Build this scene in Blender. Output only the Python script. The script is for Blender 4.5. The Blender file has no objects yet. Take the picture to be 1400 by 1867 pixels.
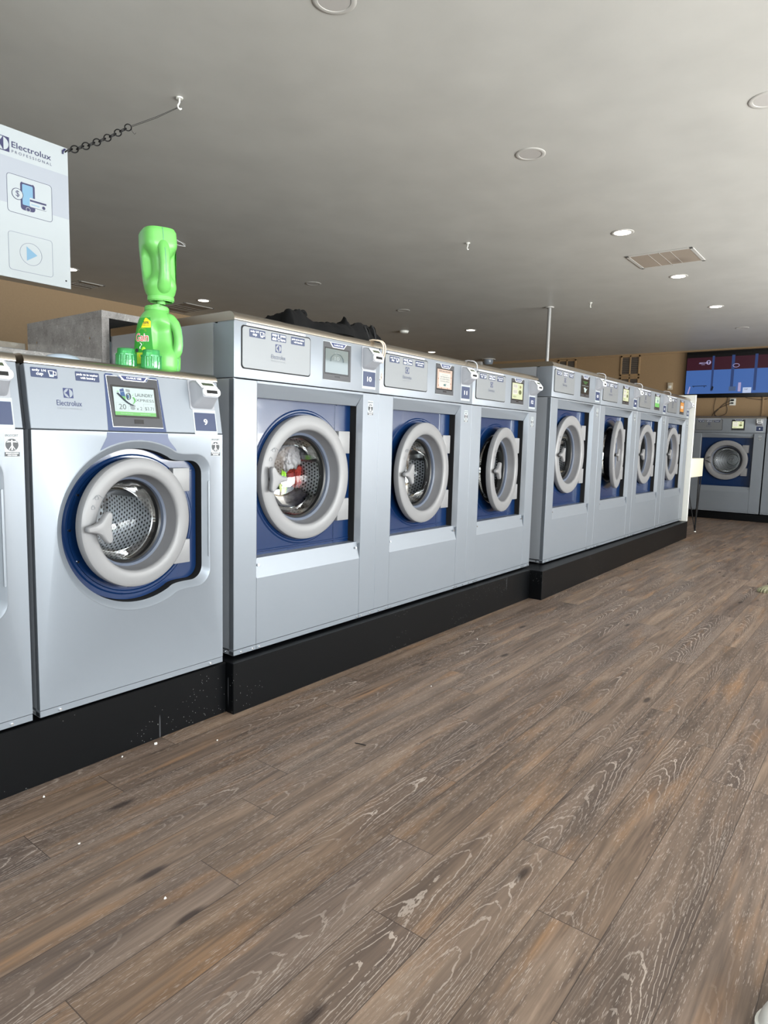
import bpy, bmesh, math, random
from mathutils import Vector, Matrix, noise
from mathutils.geometry import tessellate_polygon
random.seed(7)
S = bpy.context.scene
COL = S.collection
PI = math.pi

# ------------------------------------------------------------------ camera
cam_d = bpy.data.cameras.new('camera'); cam = bpy.data.objects.new('camera', cam_d); COL.objects.link(cam)
cam_d.sensor_fit = 'HORIZONTAL'; cam_d.sensor_width = 36; cam_d.lens = 36 * 1200.56 / 1400
cam_d.clip_start = .05; cam_d.clip_end = 100
FW = Vector((0.78825201, 0.60567638, -0.10869638)); RT = Vector((0.61129206, -0.79099635, 0.02543223)); UP = Vector((0.07057473, 0.08649224, 0.99374962))
cam.matrix_world = Matrix(((RT.x, UP.x, -FW.x, 0), (RT.y, UP.y, -FW.y, 0), (RT.z, UP.z, -FW.z, 1.08), (0, 0, 0, 1)))
S.camera = cam
# ------------------------------------------------------------------ exposure, world
vs = S.view_settings
vs.view_transform = 'Standard'; vs.look = 'None'; vs.gamma = 1; vs.use_curve_mapping = False
vs.exposure = 0.2
w = bpy.data.worlds.new('world'); S.world = w; w.use_nodes = True
w.node_tree.nodes['Background'].inputs[0].default_value = (.72, .85, 1, 1)
w.node_tree.nodes['Background'].inputs[1].default_value = 1.0
# daylight through the shop windows behind the camera
def area(name, loc, rot, sx, sy, power, col):
    d = bpy.data.lights.new(name, 'AREA'); d.shape = 'RECTANGLE'; d.size = sx; d.size_y = sy; d.energy = power; d.color = col
    o = bpy.data.objects.new(name, d); o.location = loc; o.rotation_euler = rot; COL.objects.link(o); return o
YW = -3.0; XL = -3.6; XW = 11.895; YB = 7.707; ZC = 2.6802
WIN = [(-2.6, 0.2), (0.6, 3.4), (3.8, 6.6), (7.0, 9.8)]
for (a, b), ps, pb in zip(WIN, (190, 110, 90, 60), (200, 290, 390, 390)):   # sky light slanting down, and light thrown up by the sunlit pavement outside
    area('window_sky_light', ((a + b) / 2, YW - .18, 1.5), (math.radians(58), 0, 0), b - a, 1.7, ps, (.88, .95, 1))
    area('pavement_bounce_light', ((a + b) / 2, YW - .18, 1.2), (math.radians(150), 0, 0), b - a, 1.7, pb, (1, .98, .94))
area('window_sky_light', (XL - .18, .4, 1.35), (math.radians(78), 0, math.radians(-90)), 3.4, 1.9, 85, (.88, .95, 1))

# ------------------------------------------------------------------ materials
def lin(c):
    return tuple(((v / 255) / 12.92 if v / 255 <= .04045 else ((v / 255 + .055) / 1.055) ** 2.4) for v in c)
MATS = {}
def mat(name, c, rough=.5, metal=0, emit=0, spec=.5, bump=0, bscale=(1, 1, 1), var=0, coat=0):
    if name in MATS: return MATS[name]
    m = bpy.data.materials.new(name); m.use_nodes = True; nt = m.node_tree; p = nt.nodes['Principled BSDF']
    col = (*lin(c), 1)
    p.inputs['Base Color'].default_value = col; p.inputs['Roughness'].default_value = rough; p.inputs['Metallic'].default_value = metal
    p.inputs['Specular IOR Level'].default_value = spec; p.inputs['Coat Weight'].default_value = coat
    if emit:
        p.inputs['Base Color'].default_value = (col[0] * .06, col[1] * .06, col[2] * .06, 1)
        p.inputs['Emission Color'].default_value = col; p.inputs['Emission Strength'].default_value = emit
    if bump or var:
        tc = nt.nodes.new('ShaderNodeTexCoord'); mp = nt.nodes.new('ShaderNodeMapping'); mp.inputs['Scale'].default_value = bscale
        nz = nt.nodes.new('ShaderNodeTexNoise'); nz.inputs['Scale'].default_value = 1; nz.inputs['Detail'].default_value = 5
        nt.links.new(tc.outputs['Object'], mp.inputs[0]); nt.links.new(mp.outputs[0], nz.inputs['Vector'])
        if bump:
            b = nt.nodes.new('ShaderNodeBump'); b.inputs['Strength'].default_value = bump; b.inputs['Distance'].default_value = .002
            nt.links.new(nz.outputs[0], b.inputs['Height']); nt.links.new(b.outputs[0], p.inputs['Normal'])
        if var:
            mr = nt.nodes.new('ShaderNodeMapRange'); mr.inputs[1].default_value = .3; mr.inputs[2].default_value = .7
            mr.inputs[3].default_value = 1 - var; mr.inputs[4].default_value = 1 + var
            mx = nt.nodes.new('ShaderNodeVectorMath'); mx.operation = 'SCALE'; mx.inputs[0].default_value = col[:3]
            nt.links.new(nz.outputs[0], mr.inputs[0]); nt.links.new(mr.outputs[0], mx.inputs['Scale']); nt.links.new(mx.outputs[0], p.inputs['Base Color'])
    MATS[name] = m; return m
def N(nt, t, **kw):
    n = nt.nodes.new(t)
    for k, v in kw.items(): setattr(n, k, v)
    return n
def mth(nt, op, a, b=None, c=None):
    n = nt.nodes.new('ShaderNodeMath'); n.operation = op
    for i, v in enumerate((a, b, c)):
        if v is None: continue
        if isinstance(v, (int, float)): n.inputs[i].default_value = v
        else: nt.links.new(v, n.inputs[i])
    return n.outputs[0]
def mixc(nt, f, a, b, mode='MIX'):
    n = nt.nodes.new('ShaderNodeMix'); n.data_type = 'RGBA'; n.blend_type = mode
    for i, v in ((0, f), (6, a), (7, b)):
        if isinstance(v, (int, float)): n.inputs[i].default_value = v
        elif isinstance(v, tuple): n.inputs[i].default_value = (*v, 1)
        else: nt.links.new(v, n.inputs[i])
    return n.outputs[2]

silver = mat('silver_painted_steel', (126, 132, 140), .38, .32, bump=.04, bscale=(600, 600, 600), spec=.5)
silver_side = mat('silver_side_steel', (158, 162, 168), .26, .35)
brushed = mat('brushed_steel', (122, 125, 128), .46, .5, bump=.12, bscale=(900, 900, 12))
cap_m = mat('polished_steel_lid', (178, 170, 158), .24, 1, bump=.05, bscale=(8, 600, 600))
blue = mat('blue_plastic', (9, 37, 76), .24, 0, coat=.35)
plastic = mat('light_grey_plastic', (124, 124, 126), .38, .0)
plastic_d = mat('funnel_grey_plastic', (106, 106, 109), .35, 0)
gasket_b = mat('blue_grey_seal', (80, 88, 104), .4)
black = mat('black_rubber', (14, 14, 16), .35)
blackmat = mat('black_void', (8, 8, 9), .8)
bezel = mat('charcoal_bezel', (46, 47, 52), .35)
bezel2 = mat('dark_screen_surround', (22, 22, 25), .2)
screen_off = mat('grey_glossy_screen', (96, 106, 108), .05, spec=1)
navy = mat('navy_print', (22, 36, 84), .45)
navyst = mat('navy_sticker', (34, 47, 80), .4)
white = mat('white_print', (235, 238, 240), .5)
greyprint = mat('grey_print', (120, 124, 130), .5)
darkprint = mat('dark_grey_print', (50, 52, 56), .5)
clearst = mat('pale_sticker', (160, 167, 171), .35)
reader_g = mat('reader_grey_plastic', (140, 142, 148), .42, bump=.1, bscale=(900, 900, 900))
lcd = mat('green_grey_display', (70, 78, 62), .2)
chrome = mat('chrome_screw', (225, 228, 232), .18, 1)
bluestrip = mat('blue_printed_trim', (27, 47, 88), .35)
lidw = mat('pale_sheet_sticker', (200, 204, 222), .45)
def glassmat(name, tint=(1, 1, 1), refl=1.0, alpha=0.0, base=(40, 40, 44)):
    m = bpy.data.materials.new(name); m.use_nodes = True; nt = m.node_tree; nt.nodes.clear()
    o = N(nt, 'ShaderNodeOutputMaterial'); t = N(nt, 'ShaderNodeBsdfTransparent'); t.inputs[0].default_value = (*tint, 1)
    g = N(nt, 'ShaderNodeBsdfGlossy'); g.inputs['Roughness'].default_value = .03; f = N(nt, 'ShaderNodeFresnel'); f.inputs[0].default_value = 1.5
    mx = N(nt, 'ShaderNodeMixShader'); sc = mth(nt, 'MULTIPLY', f.outputs[0], refl)
    nt.links.new(sc, mx.inputs[0]); nt.links.new(t.outputs[0], mx.inputs[1]); nt.links.new(g.outputs[0], mx.inputs[2]); out = mx.outputs[0]
    if alpha:
        d = N(nt, 'ShaderNodeBsdfDiffuse'); d.inputs[0].default_value = (*lin(base), 1); m2 = N(nt, 'ShaderNodeMixShader'); m2.inputs[0].default_value = alpha
        nt.links.new(mx.outputs[0], m2.inputs[1]); nt.links.new(d.outputs[0], m2.inputs[2]); out = m2.outputs[0]
    nt.links.new(out, o.inputs[0]); return m
glass = glassmat('door_glass', (.93, .95, .95), .55)
winglass = glassmat('window_glass', (.96, .98, .97), 1)
greenclear = glassmat('clear_green_plastic', (.80, .99, .86), 1.3, .20, (90, 215, 130))

# perforated drum steel
drum_m = bpy.data.materials.new('perforated_drum_steel'); drum_m.use_nodes = True
nt = drum_m.node_tree; p = nt.nodes['Principled BSDF']; p.inputs['Metallic'].default_value = 1; p.inputs['Roughness'].default_value = .4
uv = N(nt, 'ShaderNodeUVMap'); sp = N(nt, 'ShaderNodeSeparateXYZ'); nt.links.new(uv.outputs[0], sp.inputs[0])
CELL = .0185
v_ = mth(nt, 'DIVIDE', sp.outputs[1], CELL); row = mth(nt, 'FLOOR', v_)
u_ = mth(nt, 'ADD', mth(nt, 'DIVIDE', sp.outputs[0], CELL), mth(nt, 'MULTIPLY', mth(nt, 'MODULO', row, 2), .5))
du = mth(nt, 'SUBTRACT', mth(nt, 'FRACT', u_), .5); dv = mth(nt, 'SUBTRACT', mth(nt, 'FRACT', v_), .5)
dd = mth(nt, 'SQRT', mth(nt, 'ADD', mth(nt, 'MULTIPLY', du, du), mth(nt, 'MULTIPLY', dv, dv)))
hole = mth(nt, 'LESS_THAN', dd, .27)
nt.links.new(mixc(nt, hole, lin((200, 202, 206)), lin((24, 24, 26))), p.inputs['Base Color'])
bb = N(nt, 'ShaderNodeBump'); bb.inputs['Strength'].default_value = .35; bb.inputs['Distance'].default_value = .003
nt.links.new(dd, bb.inputs['Height']); nt.links.new(bb.outputs[0], p.inputs['Normal'])
drum_s = mat('drum_sheet_steel', (190, 192, 196), .25, 1)

# speckled grey laminate
lam = bpy.data.materials.new('grey_stone_laminate'); lam.use_nodes = True
nt = lam.node_tree; p = nt.nodes['Principled BSDF']; p.inputs['Roughness'].default_value = .45
tc = N(nt, 'ShaderNodeTexCoord'); n1 = N(nt, 'ShaderNodeTexNoise'); n1.inputs['Scale'].default_value = 9; n1.inputs['Detail'].default_value = 8; n1.inputs['Roughness'].default_value = .65
n2 = N(nt, 'ShaderNodeTexNoise'); n2.inputs['Scale'].default_value = 55; n2.inputs['Detail'].default_value = 4; n2.inputs['Distortion'].default_value = 1.5
for n in (n1, n2): nt.links.new(tc.outputs['Object'], n.inputs['Vector'])
r1 = N(nt, 'ShaderNodeValToRGB'); r1.color_ramp.elements[0].position = .32; r1.color_ramp.elements[0].color = (*lin((128, 124, 122)), 1); r1.color_ramp.elements[1].position = .66; r1.color_ramp.elements[1].color = (*lin((170, 166, 164)), 1)
nt.links.new(n1.outputs[0], r1.inputs[0])
vein = mth(nt, 'LESS_THAN', mth(nt, 'ABSOLUTE', mth(nt, 'SUBTRACT', n2.outputs[0], .42)), .012)
spk = mth(nt, 'GREATER_THAN', n2.outputs[0], .66)
c1 = mixc(nt, mth(nt, 'MULTIPLY', vein, .6), r1.outputs[0], lin((72, 68, 70))); c1 = mixc(nt, mth(nt, 'MULTIPLY', spk, .5), c1, lin((205, 202, 200)))
nt.links.new(c1, p.inputs['Base Color'])

# black scuffed plinth board
pl_m = bpy.data.materials.new('black_scuffed_board'); pl_m.use_nodes = True
nt = pl_m.node_tree; p = nt.nodes['Principled BSDF']; p.inputs['Roughness'].default_value = .4; p.inputs['Specular IOR Level'].default_value = .16
tc = N(nt, 'ShaderNodeTexCoord'); n1 = N(nt, 'ShaderNodeTexNoise'); n1.inputs['Scale'].default_value = 2.2; n1.inputs['Detail'].default_value = 2
vo = N(nt, 'ShaderNodeTexVoronoi'); vo.inputs['Scale'].default_value = 75
mp = N(nt, 'ShaderNodeMapping'); mp.inputs['Scale'].default_value = (60, 60, 2.5); n3 = N(nt, 'ShaderNodeTexNoise'); n3.inputs['Scale'].default_value = 1; n3.inputs['Detail'].default_value = 3
nt.links.new(tc.outputs['Object'], n1.inputs['Vector']); nt.links.new(tc.outputs['Object'], vo.inputs['Vector']); nt.links.new(tc.outputs['Object'], mp.inputs[0]); nt.links.new(mp.outputs[0], n3.inputs['Vector'])
patch = mth(nt, 'GREATER_THAN', n1.outputs[0], .55)
speck = mth(nt, 'MULTIPLY', mth(nt, 'LESS_THAN', vo.outputs['Distance'], .11), patch)
drip = mth(nt, 'MULTIPLY', mth(nt, 'GREATER_THAN', n3.outputs[0], .72), patch)
c1 = mixc(nt, mth(nt, 'MULTIPLY', speck, .55), lin((6, 7, 9)), lin((150, 150, 150))); c1 = mixc(nt, mth(nt, 'MULTIPLY', drip, .22), c1, lin((130, 130, 135)))
nt.links.new(c1, p.inputs['Base Color'])

# vinyl plank floor
fl = bpy.data.materials.new('oak_vinyl_planks'); fl.use_nodes = True
nt = fl.node_tree; p = nt.nodes['Principled BSDF']; p.inputs['Specular IOR Level'].default_value = .35
uv = N(nt, 'ShaderNodeUVMap'); sp = N(nt, 'ShaderNodeSeparateXYZ'); nt.links.new(uv.outputs[0], sp.inputs[0])
at = N(nt, 'ShaderNodeAttribute', attribute_name='seed'); sd = at.outputs['Fac']
U, V = sp.outputs[0], sp.outputs[1]
def vec(x, y, z):
    n = N(nt, 'ShaderNodeCombineXYZ')
    for i, q in enumerate((x, y, z)):
        if isinstance(q, (int, float)): n.inputs[i].default_value = q
        else: nt.links.new(q, n.inputs[i])
    return n.outputs[0]
def nz(vx, vy, off, det=4, rough=.55, dist=0):
    n = N(nt, 'ShaderNodeTexNoise'); n.inputs['Scale'].default_value = 1; n.inputs['Detail'].default_value = det; n.inputs['Roughness'].default_value = rough; n.inputs['Distortion'].default_value = dist
    nt.links.new(vec(mth(nt, 'MULTIPLY', U, vx), mth(nt, 'MULTIPLY', V, vy), mth(nt, 'ADD', mth(nt, 'MULTIPLY', sd, 131.7), off)), n.inputs['Vector']); return n.outputs[0]
def ramp(f, stops):
    r = N(nt, 'ShaderNodeValToRGB'); e = r.color_ramp.elements
    while len(e) < len(stops): e.new(.5)
    for i, (q, c) in enumerate(stops): e[i].position = q; e[i].color = (*(lin(c) if max(c) > 3 else c), 1)
    nt.links.new(f, r.inputs[0]); return r.outputs[0]
broad = nz(1.1, 15, 0, 5, .6, .8)
base = ramp(broad, [(.25, (78, 67, 60)), (.42, (104, 90, 80)), (.58, (127, 110, 97)), (.75, (150, 133, 118))])
tone = ramp(sd, [(0, (.74, .74, .77)), (.25, (1.04, .99, .93)), (.45, (.84, .83, .85)), (.7, (1.14, 1.10, 1.05)), (.85, (.92, .84, .75)), (1, (1.0, 1.0, 1.02))])
c = mixc(nt, 1.0, base, tone, 'MULTIPLY')
warm = nz(2.0, 16, 5, 3)
c = mixc(nt, mth(nt, 'MULTIPLY', mth(nt, 'SMOOTH_MIN', mth(nt, 'MAXIMUM', mth(nt, 'MULTIPLY', mth(nt, 'SUBTRACT', warm, .55), 5), 0), 1, .1), .45), c, lin((165, 122, 80)))
dark = nz(2.6, 34, 9, 4, .6)
c = mixc(nt, mth(nt, 'MULTIPLY', mth(nt, 'MINIMUM', mth(nt, 'MAXIMUM', mth(nt, 'MULTIPLY', mth(nt, 'SUBTRACT', dark, .60), 9), 0), 1), .6), c, lin((62, 50, 46)))
streak = nz(5, 150, 3, 4, .6)
c = mixc(nt, .8, c, ramp(streak, [(.3, (.72, .72, .72)), (.7, (1.22, 1.22, 1.22))]), 'MULTIPLY')
# cathedral grain: nested arches with limed lines
wob = nz(2.2, 7, 21, 3, .5)
wob2 = nz(26, 60, 27, 2, .5)
vc = mth(nt, 'SUBTRACT', V, mth(nt, 'ADD', .05, mth(nt, 'MULTIPLY', sd, .05)))
ring = mth(nt, 'ADD', mth(nt, 'MULTIPLY', mth(nt, 'MULTIPLY', vc, vc), 1150), mth(nt, 'ADD', mth(nt, 'MULTIPLY', U, 9.5), mth(nt, 'ADD', mth(nt, 'MULTIPLY', wob, 7), mth(nt, 'MULTIPLY', wob2, .55))))
rs = mth(nt, 'ABSOLUTE', mth(nt, 'SUBTRACT', mth(nt, 'FRACT', ring), .5))
lines = mth(nt, 'LESS_THAN', rs, .075)
msk = nz(1.1, 4, 33, 2)
mm = mth(nt, 'MINIMUM', mth(nt, 'MAXIMUM', mth(nt, 'MULTIPLY', mth(nt, 'SUBTRACT', msk, .47), 6), 0), 1)
brk = nz(60, 200, 41, 2)
lm = mth(nt, 'MULTIPLY', mth(nt, 'MULTIPLY', lines, mm), mth(nt, 'MULTIPLY', mth(nt, 'GREATER_THAN', brk, .42), .62))
c = mixc(nt, mth(nt, 'MULTIPLY', mm, .42), c, lin((84, 73, 68)))
c = mixc(nt, lm, c, lin((196, 182, 170)))
fleck = nz(36, 520, 51, 2)
fm = nz(1.7, 11, 57, 2)
c = mixc(nt, mth(nt, 'MULTIPLY', mth(nt, 'GREATER_THAN', fleck, .63), mth(nt, 'MULTIPLY', mth(nt, 'GREATER_THAN', fm, .44), .48)), c, lin((190, 178, 168)))
# knots
vk = N(nt, 'ShaderNodeTexVoronoi'); vk.inputs['Scale'].default_value = 1
nt.links.new(vec(mth(nt, 'MULTIPLY', U, 2.1), mth(nt, 'MULTIPLY', V, 7), mth(nt, 'MULTIPLY', sd, 77)), vk.inputs['Vector'])
kn = mth(nt, 'MINIMUM', mth(nt, 'MAXIMUM', mth(nt, 'MULTIPLY', mth(nt, 'SUBTRACT', .11, vk.outputs['Distance']), 16), 0), 1)
c = mixc(nt, mth(nt, 'MULTIPLY', kn, .8), c, lin((42, 33, 31)))
eu = mth(nt, 'MINIMUM', U, mth(nt, 'SUBTRACT', 1.183, U)); ev = mth(nt, 'MINIMUM', V, mth(nt, 'SUBTRACT', .149, V))
edge = mth(nt, 'LESS_THAN', mth(nt, 'MINIMUM', eu, ev), .0011)
c = mixc(nt, mth(nt, 'MULTIPLY', edge, .75), c, lin((50, 42, 38)))
nt.links.new(c, p.inputs['Base Color'])
nt.links.new(mth(nt, 'ADD', .38, mth(nt, 'MULTIPLY', streak, .14)), p.inputs['Roughness'])
bb = N(nt, 'ShaderNodeBump'); bb.inputs['Strength'].default_value = .25; bb.inputs['Distance'].default_value = .001
nt.links.new(streak, bb.inputs['Height']); nt.links.new(bb.outputs[0], p.inputs['Normal'])

ceil_m = mat('ceiling_paint', (181, 180, 176), .42, spec=.25, bump=.35, bscale=(3.2, 3.2, 3.2), var=.05)
wall_m = mat('tan_wall_paint', (146, 121, 90), .6, bump=.2, bscale=(60, 60, 60), var=.03)
walld_m = mat('beige_wall_paint', (190, 176, 150), .6)
trimw = mat('white_trim_paint', (222, 222, 216), .45)

# ------------------------------------------------------------------ mesh builder
TXT = {}
def textgeo(s, bold=0):
    k = (s, bold)
    if k in TXT: return TXT[k]
    cu = bpy.data.curves.new('t', 'FONT'); cu.body = s; cu.size = 1; cu.resolution_u = 3; cu.offset = bold; cu.fill_mode = 'FRONT'
    o = bpy.data.objects.new('t', cu); me = bpy.data.meshes.new_from_object(o)
    vs_ = [(v.co.x, v.co.y) for v in me.vertices]; fs = [tuple(f.vertices) for f in me.polygons]
    bpy.data.objects.remove(o); bpy.data.curves.remove(cu); bpy.data.meshes.remove(me)
    xs = [v[0] for v in vs_]; ys = [v[1] for v in vs_]; a, b, c_, d = min(xs), max(xs), min(ys), max(ys)
    vs_ = [((x - a) / (b - a), (y - c_) / (d - c_)) for x, y in vs_]
    TXT[k] = (vs_, fs); return TXT[k]
class MB:
    def __init__(s): s.v = []; s.f = []; s.m = []; s.mats = []; s.uv = {}; s.M = Matrix.Identity(4)
    def mi(s, m):
        if m not in s.mats: s.mats.append(m)
        return s.mats.index(m)
    def add(s, vs_, fs, m, uvs=None):
        o = len(s.v); s.v += [tuple(s.M @ Vector(q)) for q in vs_]; k = s.mi(m)
        for i, f in enumerate(fs):
            if uvs: s.uv[len(s.f)] = uvs[i]
            s.f.append(tuple(o + j for j in f)); s.m.append(k)
        return s
    def box(s, x0, x1, y0, y1, z0, z1, m, b=0, seg=2):
        bm = bmesh.new(); bmesh.ops.create_cube(bm, size=1)
        for v in bm.verts: v.co = Vector(((x0 + x1) / 2 + v.co.x * (x1 - x0), (y0 + y1) / 2 + v.co.y * (y1 - y0), (z0 + z1) / 2 + v.co.z * (z1 - z0)))
        if b: bmesh.ops.bevel(bm, geom=bm.edges[:], offset=b, segments=seg, affect='EDGES', profile=.6)
        bm.verts.index_update(); r = s.add([v.co[:] for v in bm.verts], [[v.index for v in f.verts] for f in bm.faces], m); bm.free(); return r
    def plate(s, outer, holes, y0, y1, m, mside=None, back=False):  # outlines in XZ, front at y0, thickness to y1
        loops = [outer] + list(holes); polys = [[Vector((x, z, 0)) for x, z in l] for l in loops]
        tri = tessellate_polygon(polys); flat = [q for l in loops for q in l]
        s.add([(x, y0, z) for x, z in flat], [list(t) for t in tri], m)
        if back: s.add([(x, y1, z) for x, z in flat], [list(t) for t in tri], m)
        if y1 != y0:
            for l in loops:
                n = len(l); s.add([(x, y0, z) for x, z in l] + [(x, y1, z) for x, z in l], [[i, (i + 1) % n, n + (i + 1) % n, n + i] for i in range(n)], mside or m)
        return s
    def loft(s, rings, m, caps=(0, 0), closed=True, uvs=False):
        n = len(rings[0]); vs_ = [q for r in rings for q in r]; fs = []
        for i in range(len(rings) - 1):
            for j in range(n if closed else n - 1):
                k = (j + 1) % n; fs.append([i * n + j, i * n + k, (i + 1) * n + k, (i + 1) * n + j])
        s.add(vs_, fs, m)
        if caps[0]: s.add(rings[0], [list(range(n))], m)
        if caps[1]: s.add(rings[-1], [list(range(n))], m)
        return s
    def lathe(s, cx, cz, prof, m, n=72, axis='y', uvr=None):   # profile of (r, y) about the y axis; materials may vary per segment
        for i in range(len(prof) - 1):
            (r0, y0), (r1, y1) = prof[i][:2], prof[i + 1][:2]; mm_ = prof[i][2] if len(prof[i]) > 2 else m
            def ring(r, y):
                if axis == 'y': return [(cx + r * math.cos(2 * PI * k / n), y, cz + r * math.sin(2 * PI * k / n)) for k in range(n)]
                return [(cx + r * math.cos(2 * PI * k / n), cz + r * math.sin(2 * PI * k / n), y) for k in range(n)]
            uvs = None
            if uvr:
                L0 = sum(math.dist(prof[q][:2], prof[q + 1][:2]) for q in range(i)); L1 = L0 + math.dist(prof[i][:2], prof[i + 1][:2]); c0 = 2 * PI * uvr / n
                uvs = [[(k * c0, L0), ((k + 1) * c0, L0), ((k + 1) * c0, L1), (k * c0, L1)] for k in range(n)]
            s.add(ring(r0, y0) + ring(r1, y1), [[k, (k + 1) % n, n + (k + 1) % n, n + k] for k in range(n)], mm_, uvs)
        return s
    def cyl(s, c, r, h, m, n=20, axis='z', r2=None):
        r2 = r if r2 is None else r2
        if axis == 'z': P = lambda a, rr, t: (c[0] + rr * math.cos(a), c[1] + rr * math.sin(a), c[2] + t)
        elif axis == 'y': P = lambda a, rr, t: (c[0] + rr * math.cos(a), c[1] + t, c[2] + rr * math.sin(a))
        else: P = lambda a, rr, t: (c[0] + t, c[1] + rr * math.cos(a), c[2] + rr * math.sin(a))
        return s.loft([[P(2 * PI * k / n, r, 0) for k in range(n)], [P(2 * PI * k / n, r2, h) for k in range(n)]], m, (1, 1))
    def tube(s, pts, r, m, n=8, caps=1):
        pts = [Vector(q) for q in pts]; rings = []; up = Vector((0, 0, 1))
        for i, q in enumerate(pts):
            t = (pts[min(i + 1, len(pts) - 1)] - pts[max(i - 1, 0)]).normalized()
            if i == 0:
                a = t.cross(up) if abs(t.dot(up)) < .95 else t.cross(Vector((1, 0, 0)))
            else: a = a - t * a.dot(t)
            a.normalize(); b = t.cross(a); rr = r[i] if isinstance(r, (list, tuple)) else r
            rings.append([tuple(q + (a * math.cos(2 * PI * k / n) + b * math.sin(2 * PI * k / n)) * rr) for k in range(n)])
        return s.loft(rings, m, (caps, caps))
    def text(s, t, x0, x1, z0, z1, y, m, bold=0, f=None):
        vs_, fs = textgeo(t, bold); P = f or (lambda x, z: (x, y, z))
        return s.add([P(x0 + a * (x1 - x0), z0 + b * (z1 - z0)) for a, b in vs_], [list(q) for q in fs], m)
    def poly(s, pts, y, m):
        tri = tessellate_polygon([[Vector((x, z, 0)) for x, z in pts]]); return s.add([(x, y, z) for x, z in pts], [list(t) for t in tri], m)
    def mesh(s, name, smooth=True, ang=32, recalc=True):
        me = bpy.data.meshes.new(name); me.from_pydata(s.v, [], s.f)
        for m in s.mats: me.materials.append(m)
        me.polygons.foreach_set('material_index', s.m)
        if s.uv:
            ul = me.uv_layers.new(name='UVMap')
            for fi, u in s.uv.items():
                for k, li in enumerate(me.polygons[fi].loop_indices): ul.data[li].uv = u[k]
        if recalc:
            bm = bmesh.new(); bm.from_mesh(me); bmesh.ops.remove_doubles(bm, verts=bm.verts[:], dist=1e-6) if not s.uv else None
            bmesh.ops.recalc_face_normals(bm, faces=bm.faces[:]); bm.to_mesh(me); bm.free()
        if smooth:
            me.polygons.foreach_set('use_smooth', [True] * len(me.polygons)); me.set_sharp_from_angle(angle=math.radians(ang))
        me.update(); return me
CACHE = {}
def part(name, fn, parent=None, key=None, loc=None, rot=None):
    k = (name, key)
    if key is not None and k in CACHE: me = CACHE[k]
    else:
        r = fn() if callable(fn) else fn; me = r if isinstance(r, bpy.types.Mesh) else r.mesh(name)
        if key is not None: CACHE[k] = me
    o = bpy.data.objects.new(name, me); COL.objects.link(o)
    if parent: o.parent = parent
    if loc: o.location = loc
    if rot: o.rotation_euler = rot
    return o
def tag(o, label, cat, group=None, kind=None):
    if label: o['label'] = label
    if cat: o['category'] = cat
    if group: o['group'] = group
    if kind: o['kind'] = kind
    return o
def thing(name, loc, label, cat, rz=0, group=None):
    o = bpy.data.objects.new(name, None); COL.objects.link(o); o.location = loc; o.rotation_euler = (0, 0, rz); o.empty_display_size = .1
    return tag(o, label, cat, group)
def struct(name, mb, label=None):
    o = part(name, mb); o['kind'] = 'structure'
    if label: o['label'] = label
    return o
def rrect(x0, x1, z0, z1, r, n=6):
    pts = []
    for cx, cz, a in ((x1 - r, z1 - r, 0), (x0 + r, z1 - r, 90), (x0 + r, z0 + r, 180), (x1 - r, z0 + r, 270)):
        for k in range(n + 1):
            t = math.radians(a + 90 * k / n); pts.append((cx + r * math.cos(t), cz + r * math.sin(t)))
    return pts
def circ(cx, cz, r, n=64): return [(cx + r * math.cos(2 * PI * k / n), cz + r * math.sin(2 * PI * k / n)) for k in range(n)]

# ------------------------------------------------------------------ room
def floor_mesh():
    L, W = 1.183, .149; offs = {1: 2.29, 2: 1.364, 3: 1.595, 4: 1.12, 5: 1.378, 6: 1.737, 7: .978, 8: 1.237, 9: 1.427, 10: .74}
    v = []; f = []; uvs = []; seeds = []; rnd = random.Random(3)
    k = -21
    while .12 + k * W < YB:
        y0 = .12 + k * W; y1 = y0 + W; off = offs.get(k, rnd.uniform(0, L)); x = off - L * math.ceil((off - XL) / L)
        while x < XW:
            a, b = max(x, XL), min(x + L, XW); c_, d = max(y0, YW), min(y1, YB)
            if d > c_ and b > a:
                o = len(v); v += [(a, c_, 0), (b, c_, 0), (b, d, 0), (a, d, 0)]; f.append((o, o + 1, o + 2, o + 3))
                uvs += [(a - x, c_ - y0), (b - x, c_ - y0), (b - x, d - y0), (a - x, d - y0)]; seeds.append(rnd.random())
            x += L
        k += 1
    me = bpy.data.meshes.new('floor'); me.from_pydata(v, [], f); me.materials.append(fl)
    ul = me.uv_layers.new(name='UVMap')
    for i, q in enumerate(uvs): ul.data[i].uv = q
    a = me.attributes.new('seed', 'FLOAT', 'FACE')
    for i, q in enumerate(seeds): a.data[i].value = q
    return me
o = bpy.data.objects.new('floor', floor_mesh()); COL.objects.link(o); o['kind'] = 'structure'
struct('ceiling', MB().box(XL, XW, YW, YB, ZC, ZC + .12, ceil_m))
struct('wall_right', MB().box(XW, XW + .12, YW - .12, YB + .12, 0, ZC, wall_m))
struct('wall_back', MB().box(XL, XW, YB, YB + .12, 0, ZC, wall_m))
mbw = MB()
holes = [rrect(a, b, .4, 2.3, .001, 1) for a, b in WIN]
mbw.plate([(XL - .12, 0), (XW, 0), (XW, ZC), (XL - .12, ZC)], holes, YW, YW - .12, walld_m, back=True)
struct('wall_front', mbw)
mbw = MB(); mbw.M = Matrix.Rotation(PI / 2, 4, 'Z')
mbw.plate([(YW, 0), (YB + .12, 0), (YB + .12, ZC), (YW, ZC)], [rrect(-1.3, 2.1, .4, 2.3, .001, 1)], -XL, -XL + .12, walld_m, back=True)
struct('wall_left', mbw)
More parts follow.
